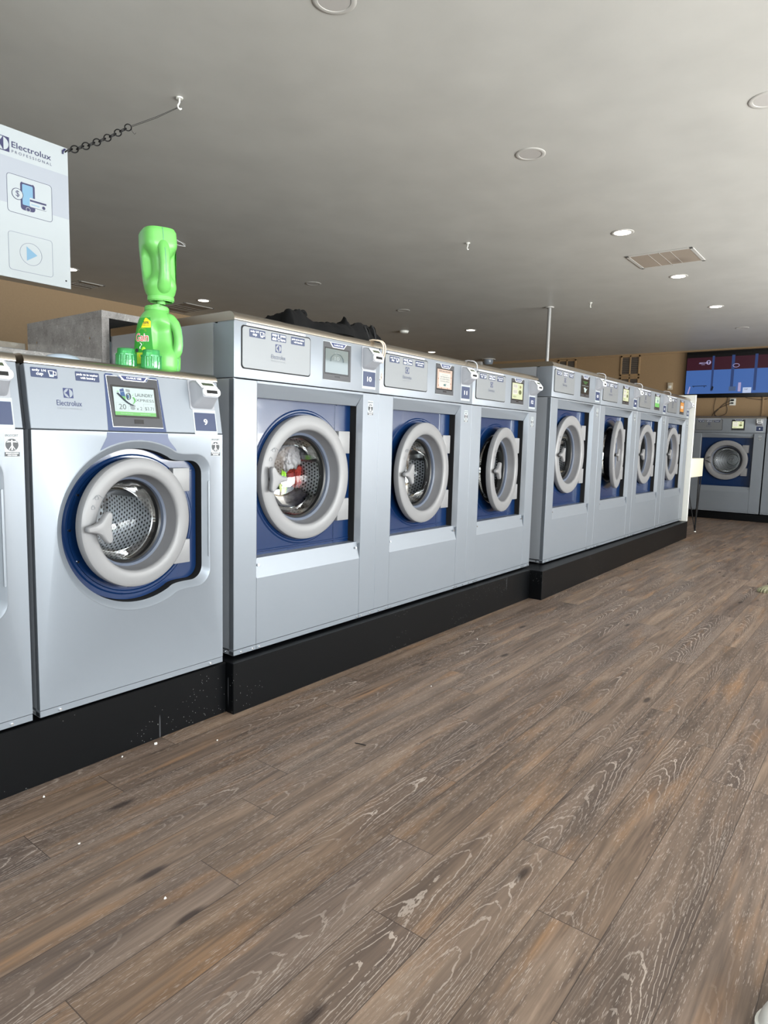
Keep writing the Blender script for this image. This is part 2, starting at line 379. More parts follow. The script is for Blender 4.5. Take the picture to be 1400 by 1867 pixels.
def window_mesh(a, b, M=None):
    q = MB()
    if M: q.M = M
    n = 3
    for z in (.4, 2.25): q.box(a, b, -.09, -.03, z, z + .05, bezel)
    for i in range(n + 1):
        x = a + (b - a - .05) * i / n; q.box(x, x + .05, -.09, -.03, .4, 2.3, bezel)
    return q
for i, (a, b) in enumerate(WIN):
    fr = struct(f'window_{i+1}', window_mesh(a, b)); fr.location = (0, YW, 0)
    g = part('window_pane', MB().box(a + .02, b - .02, -.062, -.058, .42, 2.28, winglass), fr)
fr = struct('window_5', window_mesh(-1.3, 2.1)); fr.location = (XL, 0, 0); fr.rotation_euler = (0, 0, PI / 2)
fr.location = (XL - .12, 0, 0)
part('window_pane', MB().box(-1.28, 2.08, -.062, -.058, .42, 2.28, winglass), fr)
fr.location = (XL, 0, 0); fr.rotation_euler = (0, 0, PI / 2); fr.scale = (1, -1, 1)

# ------------------------------------------------------------------ washers
ZB = .2149
TA = dict(W=.888, S=1.0858, T=1.2992, l=.116, r=.768, ob=.374, ol=.295, ot=1.0205, R=.2725, cx=.443, cz=.6926, k=1.0, sx=0, D=.85)
TB = dict(W=.990, S=1.2015, T=1.4168, l=.122, r=.846, ob=.392, ol=.311, ot=1.128, R=.300, cx=.484, cz=.788, k=1.09, sx=.045, D=.88)
TD = dict(TB, D=.70)
TC = dict(W=.687, S=.871, T=1.061, R=.2155, cx=.338, cz=.570, k=.775, D=.80)

def logo(q, cx, cz, h, y, m=navy, bg=brushed):
    q.poly([(cx - h, cz - h), (cx + h, cz - h), (cx + h, cz + h), (cx - h, cz + h)], y, m)
    q.poly(circ(cx, cz, h * .9, 28), y - .0003, bg)
    a = [(cx - .88 * h, cz)]
    a += [(cx + h * (-.88 + 1.0 * t), cz + h * (.9 * t ** 2.2)) for t in (.2, .4, .6, .8, 1)]
    a += [(cx + h * (-.88 + 1.0 * t), cz - h * (.9 * t ** 2.2)) for t in (1, .8, .6, .4, .2)]
    q.poly(a, y - .0006, m)
    q.box(cx + .08 * h, cx + .2 * h, y - .0007, y - .0004, cz - .9 * h, cz + .9 * h, m)
def sticker_cup(w, h):
    q = MB(); q.plate(rrect(0, w, 0, h, .003), [], -.0006, 0, navyst); y = -.001
    q.text('only 1/4', w * .06, w * .58, h * .55, h * .86, y, white, .02); q.text('cup', w * .2, w * .46, h * .14, h * .46, y, white, .02)
    a, b, c_, d = w * .66, w * .86, h * .16, h * .8; t = .0012
    q.poly([(a, d), (a - t, d - t), (b + t, d - t), (b, d)], y, white)
    q.poly([(a - t, d), (a + t, d), (a + 2 * t + .003, c_), (a + .003, c_)], y, white); q.poly([(b - t, d), (b + t, d), (b - .002 + t, c_), (b - .002 - t, c_)], y, white)
    q.poly([(a + .002, c_), (b - .001, c_), (b - .001, c_ + t * 1.2), (a + .002, c_ + t * 1.2)], y, white)
    q.poly([(a + .005, c_ + .002), (b - .004, c_ + .002), (b - .004, c_ + h * .22), (a + .005, c_ + h * .22)], y, mat('sticker_water_blue', (150, 180, 215), .5))
    for s_ in ((b, b + .008, d - .004, d - .0025), (b + .0065, b + .008, h * .36, d - .003), (b, b + .008, h * .34, h * .34 + .0015)): q.box(s_[0], s_[1], y - .0002, y, s_[2], s_[3], white)
    return q
def sticker_soap(w, h):
    q = MB(); q.plate(rrect(0, w, 0, h, .003), [], -.0006, 0, navyst); y = -.001
    for t, x0, x1, z0, z1 in (('soap', .06, .36, .54, .88), ('dish', .06, .34, .12, .48), ('press', .62, .95, .54, .88), ('here', .64, .94, .12, .46)): q.text(t, w * x0, w * x1, h * z0, h * z1, y, white, .025)
    q.tube([(w * .45, y, h * .8), (w * .47, y, h * .4)], .0016, white); q.tube([(w * (.5 + .08 * math.cos(t)), y, h * (.3 + .2 * math.sin(t))) for t in [k * .63 for k in range(11)]], .001, white, 6)
    q.tube([(w * (.45 + .045 * math.cos(t)), y, h * (.82 + .1 * math.sin(t))) for t in [k * .63 for k in range(11)]], .0006, white, 6)
    return q
def sticker_pods(w, h):
    q = MB(); q.plate(rrect(0, w, 0, h, .003), [], -.0006, 0, navyst); y = -.001
    q.text('pods go in washer', w * .05, w * .95, h * .52, h * .82, y, white, .02); q.text('with laundry', w * .2, w * .82, h * .16, h * .46, y, white, .02)
    return q
def sticker_ergo(w=.040, h=.0685):
    q = MB(); q.plate(rrect(0, w, 0, h, .002), [], -.0004, 0, clearst); y = -.0008
    q.text('ERGOCERT', w * .06, w * .94, h * .84, h * .93, y, darkprint, .02)
    q.poly(circ(w / 2, h * .5, w * .44, 32), y, darkprint); y2 = y - .0004
    q.poly(circ(w / 2, h * .68, w * .05, 12), y2, white); q.poly([(w * .45, h * .64), (w * .55, h * .64), (w * .54, h * .46), (w * .46, h * .46)], y2, white)
    for g in (-1, 1):
        q.poly([(w * .5, h * .64), (w * .5, h * .615), (w * (.5 + .36 * g), h * .60), (w * (.5 + .36 * g), h * .615)], y2, white); q.poly([(w * .5, h * .64), (w * .5, h * .62), (w * (.5 + .33 * g), h * .655), (w * (.5 + .33 * g), h * .67)], y2, white)
        q.poly([(w * (.5 + .01 * g), h * .47), (w * (.5 + .045 * g), h * .47), (w * (.5 + .22 * g), h * .31), (w * (.5 + .18 * g), h * .30)], y2, white); q.poly([(w * (.5 + .005 * g), h * .47), (w * (.5 + .035 * g), h * .47), (w * (.5 + .06 * g), h * .28), (w * (.5 + .02 * g), h * .28)], y2, white)
    q.poly([(0, h * .02), (w, h * .02), (w, h * .2), (0, h * .2)], y, darkprint)
    q.text('ERGONOMICS', w * .08, w * .92, h * .125, h * .175, y2, white, .02); q.text('CERTIFIED', w * .18, w * .82, h * .045, h * .095, y2, white, .02)
    return q
def number_plate(t, w=.098, h=.070):
    q = MB(); q.plate(rrect(-.006, w + .004, -.012, h + .012, .002), [], -.0006, 0, clearst, greyprint); q.plate(rrect(0, w, 0, h, .001), [], -.0014, -.0006, navyst)
    tw = .0165 if len(t) == 1 else .033; q.text(t, w * .5 - tw / 2, w * .5 + tw / 2, h * .33, h * .66, -.002, white, .018)
    return q
def reader_body(k=1.0):
    # shell tapering towards the slot face
    q = MB(); w, h = .094 * k, .098 * k
    q.plate(rrect(-.006, w + .006, -.004, h + .004, .006), [], -.002, 0, reader_g)
    rings = []
    for y, x0, x1, z0, z1, r in ((-.002, 0, w, 0, h, .012), (-.012, .002, w - .002, .004, h * .995, .012), (-.026, .008, w - .005, .014, h * .955, .012), (-.040, .013, w - .007, .024, h * .80, .011), (-.052, .016, w - .008, .032, h * .65, .009)):
        rings.append([(x, y, z) for x, z in rrect(x0, x1, z0, z1, r, 5)])
    q.loft(rings, reader_g, (0, 1)); return q
def reader_slot(k=1.0):
    q = MB(); w, h = .094 * k, .098 * k; z = h * .51
    q.plate(rrect(.016, w - .004, z - .0145, z + .0145, .0135), [], -.058, -.048, white)
    q.box(.030, w - .017, -.0585, -.0575, z - .0055, z + .0065, blackmat)
    q.text('INSERT CARD', .034, w - .026, z + .0085, z + .0115, -.0588, greyprint); q.text('CHIP', .043, w - .038, z - .0115, z - .0085, -.0588, greyprint)
    return q
def reader_display(k=1.0):
    q = MB(); w, h = .094 * k, .098 * k
    q.M = Matrix.Translation((0, -.0515, h * .66)) @ Matrix.Rotation(math.radians(-39), 4, 'X')
    q.plate([(.014, .001), (w - .010, .001), (w - .016, .034), (.010, .034)], [], -.0035, .0, white)
    q.box(.023, w - .022, -.0042, -.0035, .009, .023, lcd); q.text('ADVANCED PAY', .02, w - .024, .027, .0305, -.0040, greyprint)
    return q
def display(kind):
    q = MB(); w, h = 1.0, 1.0
    E = lambda n, c_, e=1.0: mat('lit_' + n, c_, .3, emit=max(e, .5))
    def R(x0, x1, z0, z1, m, y=0): q.poly([(x0, z0), (x1, z0), (x1, z1), (x0, z1)], y - .0004, m)
    L = 0.0003
    if kind == 'xpress':
        R(0, 1, 0, 1, E('pale_white', (226, 246, 244), .72)); g = E('green', (120, 205, 110), .8); gy = E('grey', (110, 125, 130), .15); bl = E('blue', (60, 120, 190), .5); bk = E('slate', (60, 70, 85), .05)
        R(0, 1, 0, .13, g, -L); q.text('Insert card to pay', .13, .42, .045, .085, -.001, E('pale_white', (226, 246, 244), .72)); q.text('Tap to select program', .6, .85, .045, .085, -.001, E('pale_white', (226, 246, 244), .72))
        q.text('LAUNDRY', .52, .96, .70, .82, -.001, gy, .012); q.text('XPRESS', .52, .98, .52, .62, -.001, gy)
        q.text('20', .1, .27, .21, .4, -.001, gy); q.text('x 2', .52, .66, .21, .33, -.001, gy); q.text('$3.71', .73, .95, .2, .34, -.001, gy)
        for x0, x1 in ((.04, .33), (.70, .98)):
            for a in ((x0, x1, .44, .445), (x0, x1, .16, .165), (x0, x0 + .004, .16, .44), (x1 - .004, x1, .16, .44)): R(*a, E('faint', (190, 205, 208), .5), -L)
        q.poly(circ(.43, .27, .06, 20), -.001, E('faint', (190, 205, 208), .5)); R(.36, .5, .32, .38, E('faint', (190, 205, 208), .5), -L)
        q.poly([(.155, .92), (.25, .97), (.26, .87), (.16, .83)], -.001, E('navyish', (60, 100, 170), .4)); q.poly([(.16, .82), (.26, .86), (.28, .68), (.17, .68)], -.001, bl); q.poly([(.17, .69), (.28, .68), (.28, .54), (.2, .6)], -.001, g)
        q.poly([(.3, .955), (.4, .93), (.4, .83), (.3, .85)], -.001, E('faint', (190, 205, 208), .5))
        q.tube([(.345 + .045 * math.cos(t), -.001, .68 + .12 * math.sin(t)) for t in [i * .35 for i in range(19)]], .006, gy, 6)
        q.poly([(.345 + .022 * math.cos(i * .4), .68 + .07 * math.sin(i * .4)) for i in range(15)], -.001, bl)
        q.tube([(.08 + .36 * t, -.001, .78 - .42 * math.sin(t * 1.45)) for t in [i / 12 for i in range(13)]], .009, bk, 6)
        q.tube([(.44 + .05 * math.sin(t * 3), -.001, .42 + .24 * t) for t in [i / 8 for i in range(9)]], .007, g, 6)
        for x, z, r in ((.455, .73, .014), (.475, .78, .009), (.13, .85, .012), (.1, .84, .016)): q.poly(circ(x, z, r, 10), -.001, g)
    elif kind == 'off':
        R(0, 1, 0, 1, screen_off); q.text('READY', .4, .62, .82, .87, -.001, mat('dim_print', (130, 138, 140), .4)); q.text('10', .4, .6, .55, .7, -.001, mat('dim_print', (130, 138, 140), .4))
        q.tube([(.5 + .28 * math.cos(t), -.001, .5 + .32 * math.sin(t)) for t in [i * .1 for i in range(33)]], .004, mat('dim_print', (130, 138, 140), .4), 4)
    elif kind == 'notice':
        R(0, 1, 0, 1, E('peach', (236, 206, 186), .75)); R(.12, .88, .08, .82, E('cream', (240, 236, 226), .8), -L); d = E('slate', (60, 70, 85), .05); t_ = E('teal', (150, 190, 190), .4)
        q.text('Did you know?', .12, .86, .86, .95, -.001, d, .02); q.text('we have', .3, .7, .7, .75, -.001, t_)
        for i, t in enumerate(('DETERGENTS', '& DRYERS', 'AVAILABLE')): q.text(t, .2, .82, .58 - i * .11, .64 - i * .11, -.001, E('grey', (110, 125, 130), .15), .01)
        q.tube([(.5 + .06 * math.cos(t), -.001, .2 + .05 * math.sin(t)) for t in [1 + i * .3 for i in range(13)]], .012, t_, 6); q.box(.6, .78, -.001, 0, .19, .2, t_)
        for x, z in ((.08, .5), (.93, .62), (.9, .3), (.1, .15), (.3, .03), (.7, .04)): q.poly(circ(x, z, .03, 8), -.001, E('orange', (224, 140, 104), .5))
    elif kind == 'yellow':
        R(0, 1, 0, 1, E('pale_yellow', (226, 232, 190), .8)); gy = E('olive', (130, 138, 84), .3)
        R(.06, .5, .66, .92, E('cream', (240, 236, 226), .8), -L); R(.06, .5, .3, .6, E('cream', (240, 236, 226), .8), -L); q.poly(circ(.74, .45, .14, 20), -.001, gy); q.poly(circ(.76, .78, .09, 16), -.001, E('tan', (200, 186, 130), .4))
        for z in (.86, .8, .74, .52, .46, .40): R(.1, .44, z, z + .015, gy, -.001)
        q.text('NEW', .1, .4, .1, .2, -.001, gy)
    elif kind == 'glove':
        R(0, 1, 0, 1, mat('dark_lit_screen', (26, 28, 30), .15)); q.text('WASH', .2, .8, .78, .86, -.001, E('green', (120, 205, 110), .8)); q.text('DONE', .36, .64, .68, .74, -.001, E('green', (120, 205, 110), .8)); q.text('PLEASE REMOVE CLOTHES', .06, .94, .52, .56, -.001, E('pale_white', (226, 246, 244), .72))
        wv = E('pale_white', (226, 246, 244), .72); q.poly([(.3, .38), (.5, .42), (.62, .3), (.8, .36), (.66, .2), (.6, .06), (.42, .06), (.4, .22)], -.001, wv)
    elif kind == 'greenish':
        R(0, 1, 0, 1, E('mint', (214, 236, 214), .8)); R(0, 1, 0, .38, E('green', (120, 205, 110), .8), -L); q.poly(circ(.6, .6, .16, 18), -.001, E('teal', (150, 190, 190), .4)); q.text('WELCOME', .1, .8, .82, .9, -.001, E('grey', (110, 125, 130), .15))
    elif kind == 'orange':
        R(0, 1, 0, 1, E('amber', (226, 150, 60), .8)); R(.15, .8, .35, .62, E('cream', (240, 236, 226), .8), -L); q.text('SALE', .22, .74, .42, .54, -.001, E('olive', (130, 138, 84), .3))
    return q
def door_ring(t):
    k = t['k']; R = t['R']; ri = .2065 * k
    if R == .2155: ri = .160
    q = MB(); P = [(R - .006, .036), (R - .001, .032), (R, .026), (R, .008), (R - .0015, .0035), (R - .005, .001), (R - .012, -.001), (R - (R - ri) * .5, -.0025), (ri + .010, -.0015), (ri + .004, .001), (ri + .001, .005), (ri, .010, plastic_d), (ri - .006 * k, .036, plastic_d), (ri - .012 * k, .050, gasket_b), (ri - .022 * k, .054, gasket_b), (ri - .024 * k, .066, black), (ri - .032 * k, .070, black), (ri - .034 * k, .100, black), (ri - .024 * k, .102, black), (ri - .012 * k, .066, black), (ri + .006 * k, .040, black), (R - .006, .036)]
    q.lathe(-R, 0, P, plastic, 96)
    # lock pictograms printed on the ring face
    rc = (R + ri) / 2
    def pos(a, r): return (-R + r * math.cos(a), r * math.sin(a))
    m = greyprint; y = -.0036
    for a in (math.radians(160), math.radians(150)):
        x, z = pos(a, rc); s_ = .007 * k
        q.tube([(x - s_, y, z - s_), (x + s_, y, z - s_), (x + s_, y, z + s_ * .4), (x - s_, y, z + s_ * .4), (x - s_, y, z - s_)], .0006, m, 5)
        q.tube([(x + s_ * .6 * math.cos(u * PI / 6), y, z + s_ * .4 + s_ * .9 * math.sin(u * PI / 6)) for u in range(7)], .0006, m, 5)
    q.tube([(pos(math.radians(154 - u * 2), rc)[0] + .0, y, pos(math.radians(154), rc)[1] + .018 * k + .006 * math.sin(u * PI / 6)) for u in range(-3, 9)], .0006, m, 5)
    return q
def door_glass(t):
    k = t['k']; ri = .160 if t['R'] == .2155 else .2065 * k; g = ri - .033 * k; q = MB()
    q.lathe(-t['R'], 0, [(g, .085), (g * .97, .125), (g * .90, .15), (g * .76, .168), (g * .5, .18), (g * .2, .185), (.002, .186)], glass, 64); return q
def door_handle(t, flip):
    q = MB(); k = .85 + .15 * t['k']; ri = .160 if t['R'] == .2155 else .2065 * t['k']; cx = -t['R'] - ri - .004
    C = [(-.054, .000), (-.051, .009), (-.030, .013), (-.008, .022), (.010, .043), (.020, .052), (.031, .051), (.037, .040), (.035, .020), (.033, .0), (.035, -.020), (.037, -.040), (.031, -.051), (.020, -.052), (.010, -.043), (-.008, -.022), (-.030, -.013), (-.051, -.009)]
    base_ = []
    for i in range(len(C)):
        p0, p1, p2, p3 = (Vector(C[(i + j) % len(C)]) for j in (-1, 0, 1, 2))
        for u in (0, .25, .5, .75): base_.append(.5 * (2 * p1 + (p2 - p0) * u + (2 * p0 - 5 * p1 + 4 * p2 - p3) * u * u + (3 * p1 - p0 - 3 * p2 + p3) * u ** 3))
    def out(sc):
        g = (1 - sc) * .03; r = []
        for i, p_ in enumerate(base_):
            t_ = (base_[(i + 1) % len(base_)] - base_[i - 1]).normalized(); n_ = Vector((t_.y, -t_.x)); p2_ = p_ + n_ * g if sc > .6 else p_ * sc
            r.append((p2_.x * k * (-1 if flip else 1), p2_.y * k))
        return r
    rings = [[(cx + x, y, z) for x, z in out(s_)] for s_, y in ((.88, -.014), (.97, -.016), (1.0, -.020), (1.0, -.028), (.95, -.0325), (.86, -.035), (.55, -.036), (.05, -.036))]
    q.loft(rings, plastic, (1, 1)); q.cyl((cx - .012, -.016, 0), .013, .024, blackmat, 16, 'y'); return q
def drum(t):
    k = t['k']; ri = .160 if t['R'] == .2155 else .2065 * k; g = ri - .016 * k; Rd = .27 * k if t['R'] != .2155 else .235; q = MB()
    q.lathe(t['cx'], t['cz'], [(g, .15), (g + .006, .146), (g + .012, .15), (Rd - .02, .155), (Rd, .17)], drum_s, 64)
    q.lathe(t['cx'], t['cz'], [(Rd, .17), (Rd, .60), (Rd - .01, .62)], drum_m, 64, uvr=Rd)
    q.lathe(t['cx'], t['cz'], [(Rd - .01, .62), (.09, .60), (.085, .59), (.03, .585), (.001, .58)], drum_m, 64, uvr=Rd * .6)
    for a in (20, 140, 260):
        a = math.radians(a); c_, s_ = math.cos(a), math.sin(a); e = []
        for y, h_ in ((.2, .01), (.25, .04), (.55, .05), (.6, .01)):
            e.append([(t['cx'] + c_ * (Rd - h_) - s_ * d, y, t['cz'] + s_ * (Rd - h_) + c_ * d) for d in (-.012, .012)] + [(t['cx'] + c_ * Rd - s_ * d, y, t['cz'] + s_ * Rd + c_ * d) for d in (.04, -.04)])
        q.loft(e, drum_s, (1, 1))
    return q
def gasket(t, y0, rh):
    k = t['k']; ri = .160 if t['R'] == .2155 else .2065 * k; g = ri - .016 * k; q = MB()
    q.lathe(t['cx'], t['cz'], [(rh + .003, y0 + .002), (rh - .004, y0 - .002), (rh - .006, y0 + .012), (rh - .006, .122), (g + .012, .130), (g + .004, .130), (g, .134), (g + .004, .15)], black, 72)
    q.lathe(t['cx'], t['cz'], [(rh + .001, y0 - .0015), (rh + .004, y0 - .0025), (rh + .007, y0 - .0008)], drum_s, 72)
    return q
def screws(q, pts, r=.0048):
    for x, z in pts:
        q.cyl((x, -.004, z), r, .005, chrome, 6, 'y'); q.cyl((x, -.0055, z), r * .62, .003, chrome, 10, 'y')
def cap_mesh(W, D, y0, h, fr):
    q = MB(); r = fr; prof = [(y0 + .004, -.002), (y0 - .001, .0), (y0 - .001, .003)]
    for i in range(7):
        a = PI / 2 * i / 6; prof.append((y0 + r * .95 - r * math.cos(a), .003 + (h - .003) * math.sin(a)))
    prof += [(D + .005, h), (D + .005, -.002)]
    n = len(prof); q.loft([[(x, y, z) for y, z in prof] for x in (.0, .003, W - .003, W)], cap_m, (1, 1)); return q
def washer(tp, tid, x, y, z, num, disp, ang, flip, label, rz=0, cable=0, group='coin laundry washers in the long row'):
    t = tp; W, Sz, T, D = t['W'], t['S'], t['T'], t['D']
    root = thing('washing_machine', (x, y, z), label, 'washing machine', rz, group)
    P = lambda n, fn, par=root, key=tid, **k: part(n, fn, par, key, **k)
    def feet(i):
        def f():
            xx = (.06, W - .06)[i % 2]; yy = (.07, D - .07)[i // 2]; q = MB(); q.cyl((xx, yy, -.0118), .024, .006, black, 16); q.cyl((xx, yy, -.006), .01, .008, chrome, 12); return q
        return f
    for i in range(4): P('levelling_foot', feet(i), key=(tid, i))
    if tp is not TC:
        l, r, ob, ol, ot = t['l'], t['r'], t['ob'], t['ol'], t['ot']; rh = .2065 * t['k'] + .012
        def cabinet():
            q = MB(); q.box(0, .012, .004, D, .022, Sz - .002, silver_side); q.box(W - .012, W, .004, D, .022, Sz - .002, silver_side); q.box(0, W, D - .01, D, 0, T, silver_side)
            q.box(.0, .012, .123, D, Sz, T, silver_side); q.box(W - .012, W, .123, D, Sz, T, silver_side); q.box(0, W, .004, D, 0, .014, silver_side)
            for a, b in ((0, l), (r, W)): q.box(a, b, 0, .03, .022, Sz - .003, silver, .0015, 1)
            q.box(l, r, .0, .02, Sz - .012, Sz - .003, silver)
            # sloping top band, mitred into the right jamb
            q.add([(l, .0, Sz - .008), (r, 0, Sz - .008), (r - .012, .033, ot), (l, .033, ot), (l, .035, Sz - .008), (r, .035, Sz - .008)], [[0, 1, 2, 3], [2, 3, 4, 5]], silver)
            q.add([(r, 0, Sz - .008), (r, 0, ob), (r - .008, .033, ob - .02), (r - .008, .033, ot)], [[0, 1, 2, 3]], silver_side)
            q.add([(l, 0, Sz), (l, 0, ob), (l + .004, .033, ob - .02), (l + .004, .033, ot)], [[0, 1, 2, 3]], silver_side)
            q.box(r - .010, r + .02, .034, .12, ob - .02, Sz, blackmat); q.box(l - .02, l + .004, .034, .12, ob - .02, Sz, blackmat); q.box(l, r, .034, .12, ot + .003, ot + .02, blackmat)
            q.box(.012, W - .012, .64, .66, .02, Sz, blackmat)
            return q
        P('cabinet', cabinet)
        def cp():
            q = MB(); q.box(0, W, 0, .12, Sz + .0015, T - .004, silver, .002, 2); q.box(.004, W - .004, .002, .1, T - .004, T + .0008, greyprint); return q
        P('control_panel', cp)
        P('lid', lambda: cap_mesh(W, D, -.002, .032, .034), loc=(0, 0, T + .002))
        pn = P('soap_drawer', lambda: MB().plate(rrect(.034, .410, Sz + .037, Sz + .201, .014), [], -.0012, 0, blackmat).plate(rrect(.038, .405, Sz + .0415, Sz + .196, .013), [], -.004, 0, brushed))
        zt = Sz + .160
        P('sticker', lambda: sticker_cup(.081, .0305), pn, 'cup', loc=(.0715, -.004, zt)); P('sticker', lambda: sticker_soap(.080, .0305), pn, 'soap', loc=(.184, -.004, zt)); P('sticker', lambda: sticker_pods(.079, .0305), pn, 'pods', loc=(.292, -.004, zt))
        def emb():
            q = MB(); logo(q, .2225, Sz + .133, .0157, -.0045); q.text('Electrolux', .184, .262, Sz + .090, Sz + .107, -.0048, mat('slate_print', (84, 90, 108), .5)); q.text('P R O F E S S I O N A L', .184, .262, Sz + .0795, Sz + .0835, -.0048, greyprint); return q
        P('emblem', emb, pn)
        def strip():
            q = MB(); q.box(.061, .379, -.0008, 0, Sz + .2015, Sz + .2095, lidw); q.text('CLEAN SOAP DISH AFTER USE', .12, .19, Sz + .2035, Sz + .2075, -.001, darkprint)
            for xx in (.07, .083, .372): q.box(xx, xx + .003, -.001, 0, Sz + .2035, Sz + .2075, darkprint)
            return q
        P('instruction_strip', strip)
        dx = t['sx']
        def tou():
            q = MB(); a, b = .489 + dx, .671 + dx; q.plate(rrect(a - .002, b + .002, Sz + .0345, Sz + .2015, .003), [], -.0008, 0, clearst); q.plate(rrect(a, b, Sz + .0365, Sz + .199, .002), [], -.003, 0, bezel)
            q.plate(rrect(a + .008, b - .012, Sz + .060, Sz + .176, .002), [], -.0034, 0, bezel2); c_ = (a + b) / 2 + .004
            q.plate([(c_ - .056, Sz + .199), (c_ - .036, Sz + .178), (c_ + .036, Sz + .178), (c_ + .056, Sz + .199)], [], -.0038, 0, white); q.plate([(c_ - .050, Sz + .1985), (c_ - .034, Sz + .181), (c_ + .034, Sz + .181), (c_ + .050, Sz + .1985)], [], -.0044, 0, navy)
            q.text('CLARUS VIBE', c_ - .03, c_ + .03, Sz + .186, Sz + .193, -.0048, white); q.box(c_ - .02, c_ + .014, -.0036, 0, Sz + .05, Sz + .056, bezel2); return q
        sc = P('touchscreen', tou)
        d = part('display', lambda: display(disp), sc, ('disp', disp)); d.location = (.500 + dx, -.0036, Sz + .0675); d.scale = (.151, 1, .1035)
        rx = W - .136
        rd = P('card_reader', reader_body, key='A'); rd.location = (rx + .004, 0, Sz + .108)
        P('reader_slot', reader_slot, rd, 'A'); P('reader_display', reader_display, rd, 'A')
        np_ = part('number_plate', lambda: number_plate(num, .0905, .0685), root, ('np', num)); np_.location = (W - .1245, 0, Sz + .029)
        P('ergonomics_sticker', sticker_ergo, key='e', loc=(W - .084, 0, Sz - .1055))
        y0 = .07
        def bp():
            q = MB(); q.plate([(l - .01, ob - .03), (r - .004, ob - .03), (r - .004, Sz - .02), (l - .01, Sz - .02)], [circ(t['cx'], t['cz'], rh + .008, 72)], y0, y0 + .03, blue)
            Rr = t['R'] + .012; q.lathe(t['cx'], t['cz'], [(Rr + .012, y0 + .0005), (Rr + .006, y0 - .004), (Rr, y0 - .004), (Rr - .006, y0 + .0005)], blue, 72)
            q.box(r - .12, r - .105, y0 - .003, y0 + .001, ob, ot, blue, .002, 1); q.box(l, r - .01, y0 - .004, y0 + .001, ob + .012, ob + .022, blue, .002, 1)
            return q
        P('blue_front_panel', bp)
        def lp():
            q = MB(); a, b = l + .0015, r - .0015; rings = []
            prof = [(.0015, .022), (.0015, ol), (.020, ob), (.07, ob), (.07, .022)]
            q.loft([[(xx, yy, zz) for yy, zz in prof] for xx in (a, b)], silver, (1, 1))
            q.M = Matrix.Translation((0, .0115, (ol + ob) / 2 + .012)) @ Matrix.Rotation(math.radians(-14), 4, 'X') @ Matrix.Translation((0, -.002, 0)); screws(q, [(a + .015, 0), (b - .02, 0)], .0055); return q.mesh('lower_panel', ang=8)
        P('lower_panel', lp)
        hx0, hx1 = t['cx'] + t['R'] * .72, t['cx'] + t['R'] + .002; hz = ((.105, .208), (-.208, -.105)) if t['k'] == 1 else ((.115, .232), (-.232, -.115))
    else:
        y0 = .050; rh = .160 + .010
        cx0, cz0, Rr = .347, .5575, .286
        def outline(g):
            R2 = Rr - g; zt, zb, xr, rc = .8012 - g, .3128 + g, .632 - g, .062 - g * .5; pts = []
            at_ = math.asin((zt - cz0) / R2) if zt - cz0 < R2 else PI / 2; ab = math.asin((cz0 - zb) / R2)
            n = 64; a0 = at_ + .10; a1 = 2 * PI - ab - .10
            for i in range(n + 1):
                a = a0 + (a1 - a0) * i / n; pts.append((cx0 + R2 * math.cos(a), cz0 + R2 * math.sin(a)))
            def bez(p0, p1, p2, m=7): return [((1 - u) ** 2 * p0[0] + 2 * u * (1 - u) * p1[0] + u * u * p2[0], (1 - u) ** 2 * p0[1] + 2 * u * (1 - u) * p1[1] + u * u * p2[1]) for u in [j / m for j in range(1, m + 1)]]
            e = pts[-1]; kx = cx0 + R2 * math.cos(ab)
            pts += bez(e, (kx - .01, zb + .0), (kx + .04, zb)); 
            for j in range(9):
                a = -PI / 2 + PI / 2 * j / 8; pts.append((xr - rc + rc * math.cos(a), zb + rc + rc * math.sin(a)))
            for j in range(9):
                a = PI / 2 * j / 8; pts.append((xr - rc + rc * math.cos(a), zt - rc + rc * math.sin(a)))
            kx = cx0 + R2 * math.cos(at_); pts.append((kx + .04, zt)); pts += bez((kx + .04, zt), (kx - .01, zt), pts[0])[:-1]
            return pts
        def cabinet():
            q = MB(); q.box(0, .012, .004, D, .022, Sz - .002, silver_side); q.box(W - .012, W, .004, D, .022, Sz - .002, silver_side); q.box(0, W, D - .01, D, 0, T, silver_side); q.box(0, W, .004, D, 0, .014, silver_side)
            q.box(0, .012, .12, D, Sz, T, silver_side); q.box(W - .012, W, .12, D, Sz, T, silver_side)
            O = [outline(g) for g in (0, .004, .010, .022, .027)]; ys = (0, .0, .004, .014, .016)
            q.plate([(0, .022), (W, .022), (W, Sz - .002), (0, Sz - .002)], [O[0]], 0, 0, silver)
            for a, b in (((0, .022), (W, .022)), ((W, .022), (W, Sz - .002)), ((W, Sz - .002), (0, Sz - .002)), ((0, Sz - .002), (0, .022))):
                q.add([(a[0], 0, a[1]), (b[0], 0, b[1]), (b[0], .02, b[1]), (a[0], .02, a[1])], [[0, 1, 2, 3]], silver)
            q.loft([[(x_, yy, z_) for x_, z_ in o_] for o_, yy in zip(O, (0, -.002, .002, .014, .018))], silver)
            q.loft([[(x_, yy, z_) for x_, z_ in O[-1]] for yy in (.018, .07)], blackmat)
            q.box(.012, W - .012, .64, .66, .02, Sz, blackmat)
            q.plate(rrect(.620, .626, .42, .70, .0028), [], -.003, 0, silver)
            return q
        P('cabinet', cabinet)
        TL = math.atan2(.033, .190); HM = Matrix.Translation((0, .0, Sz)) @ Matrix.Rotation(-TL, 4, 'X'); HL = .1925
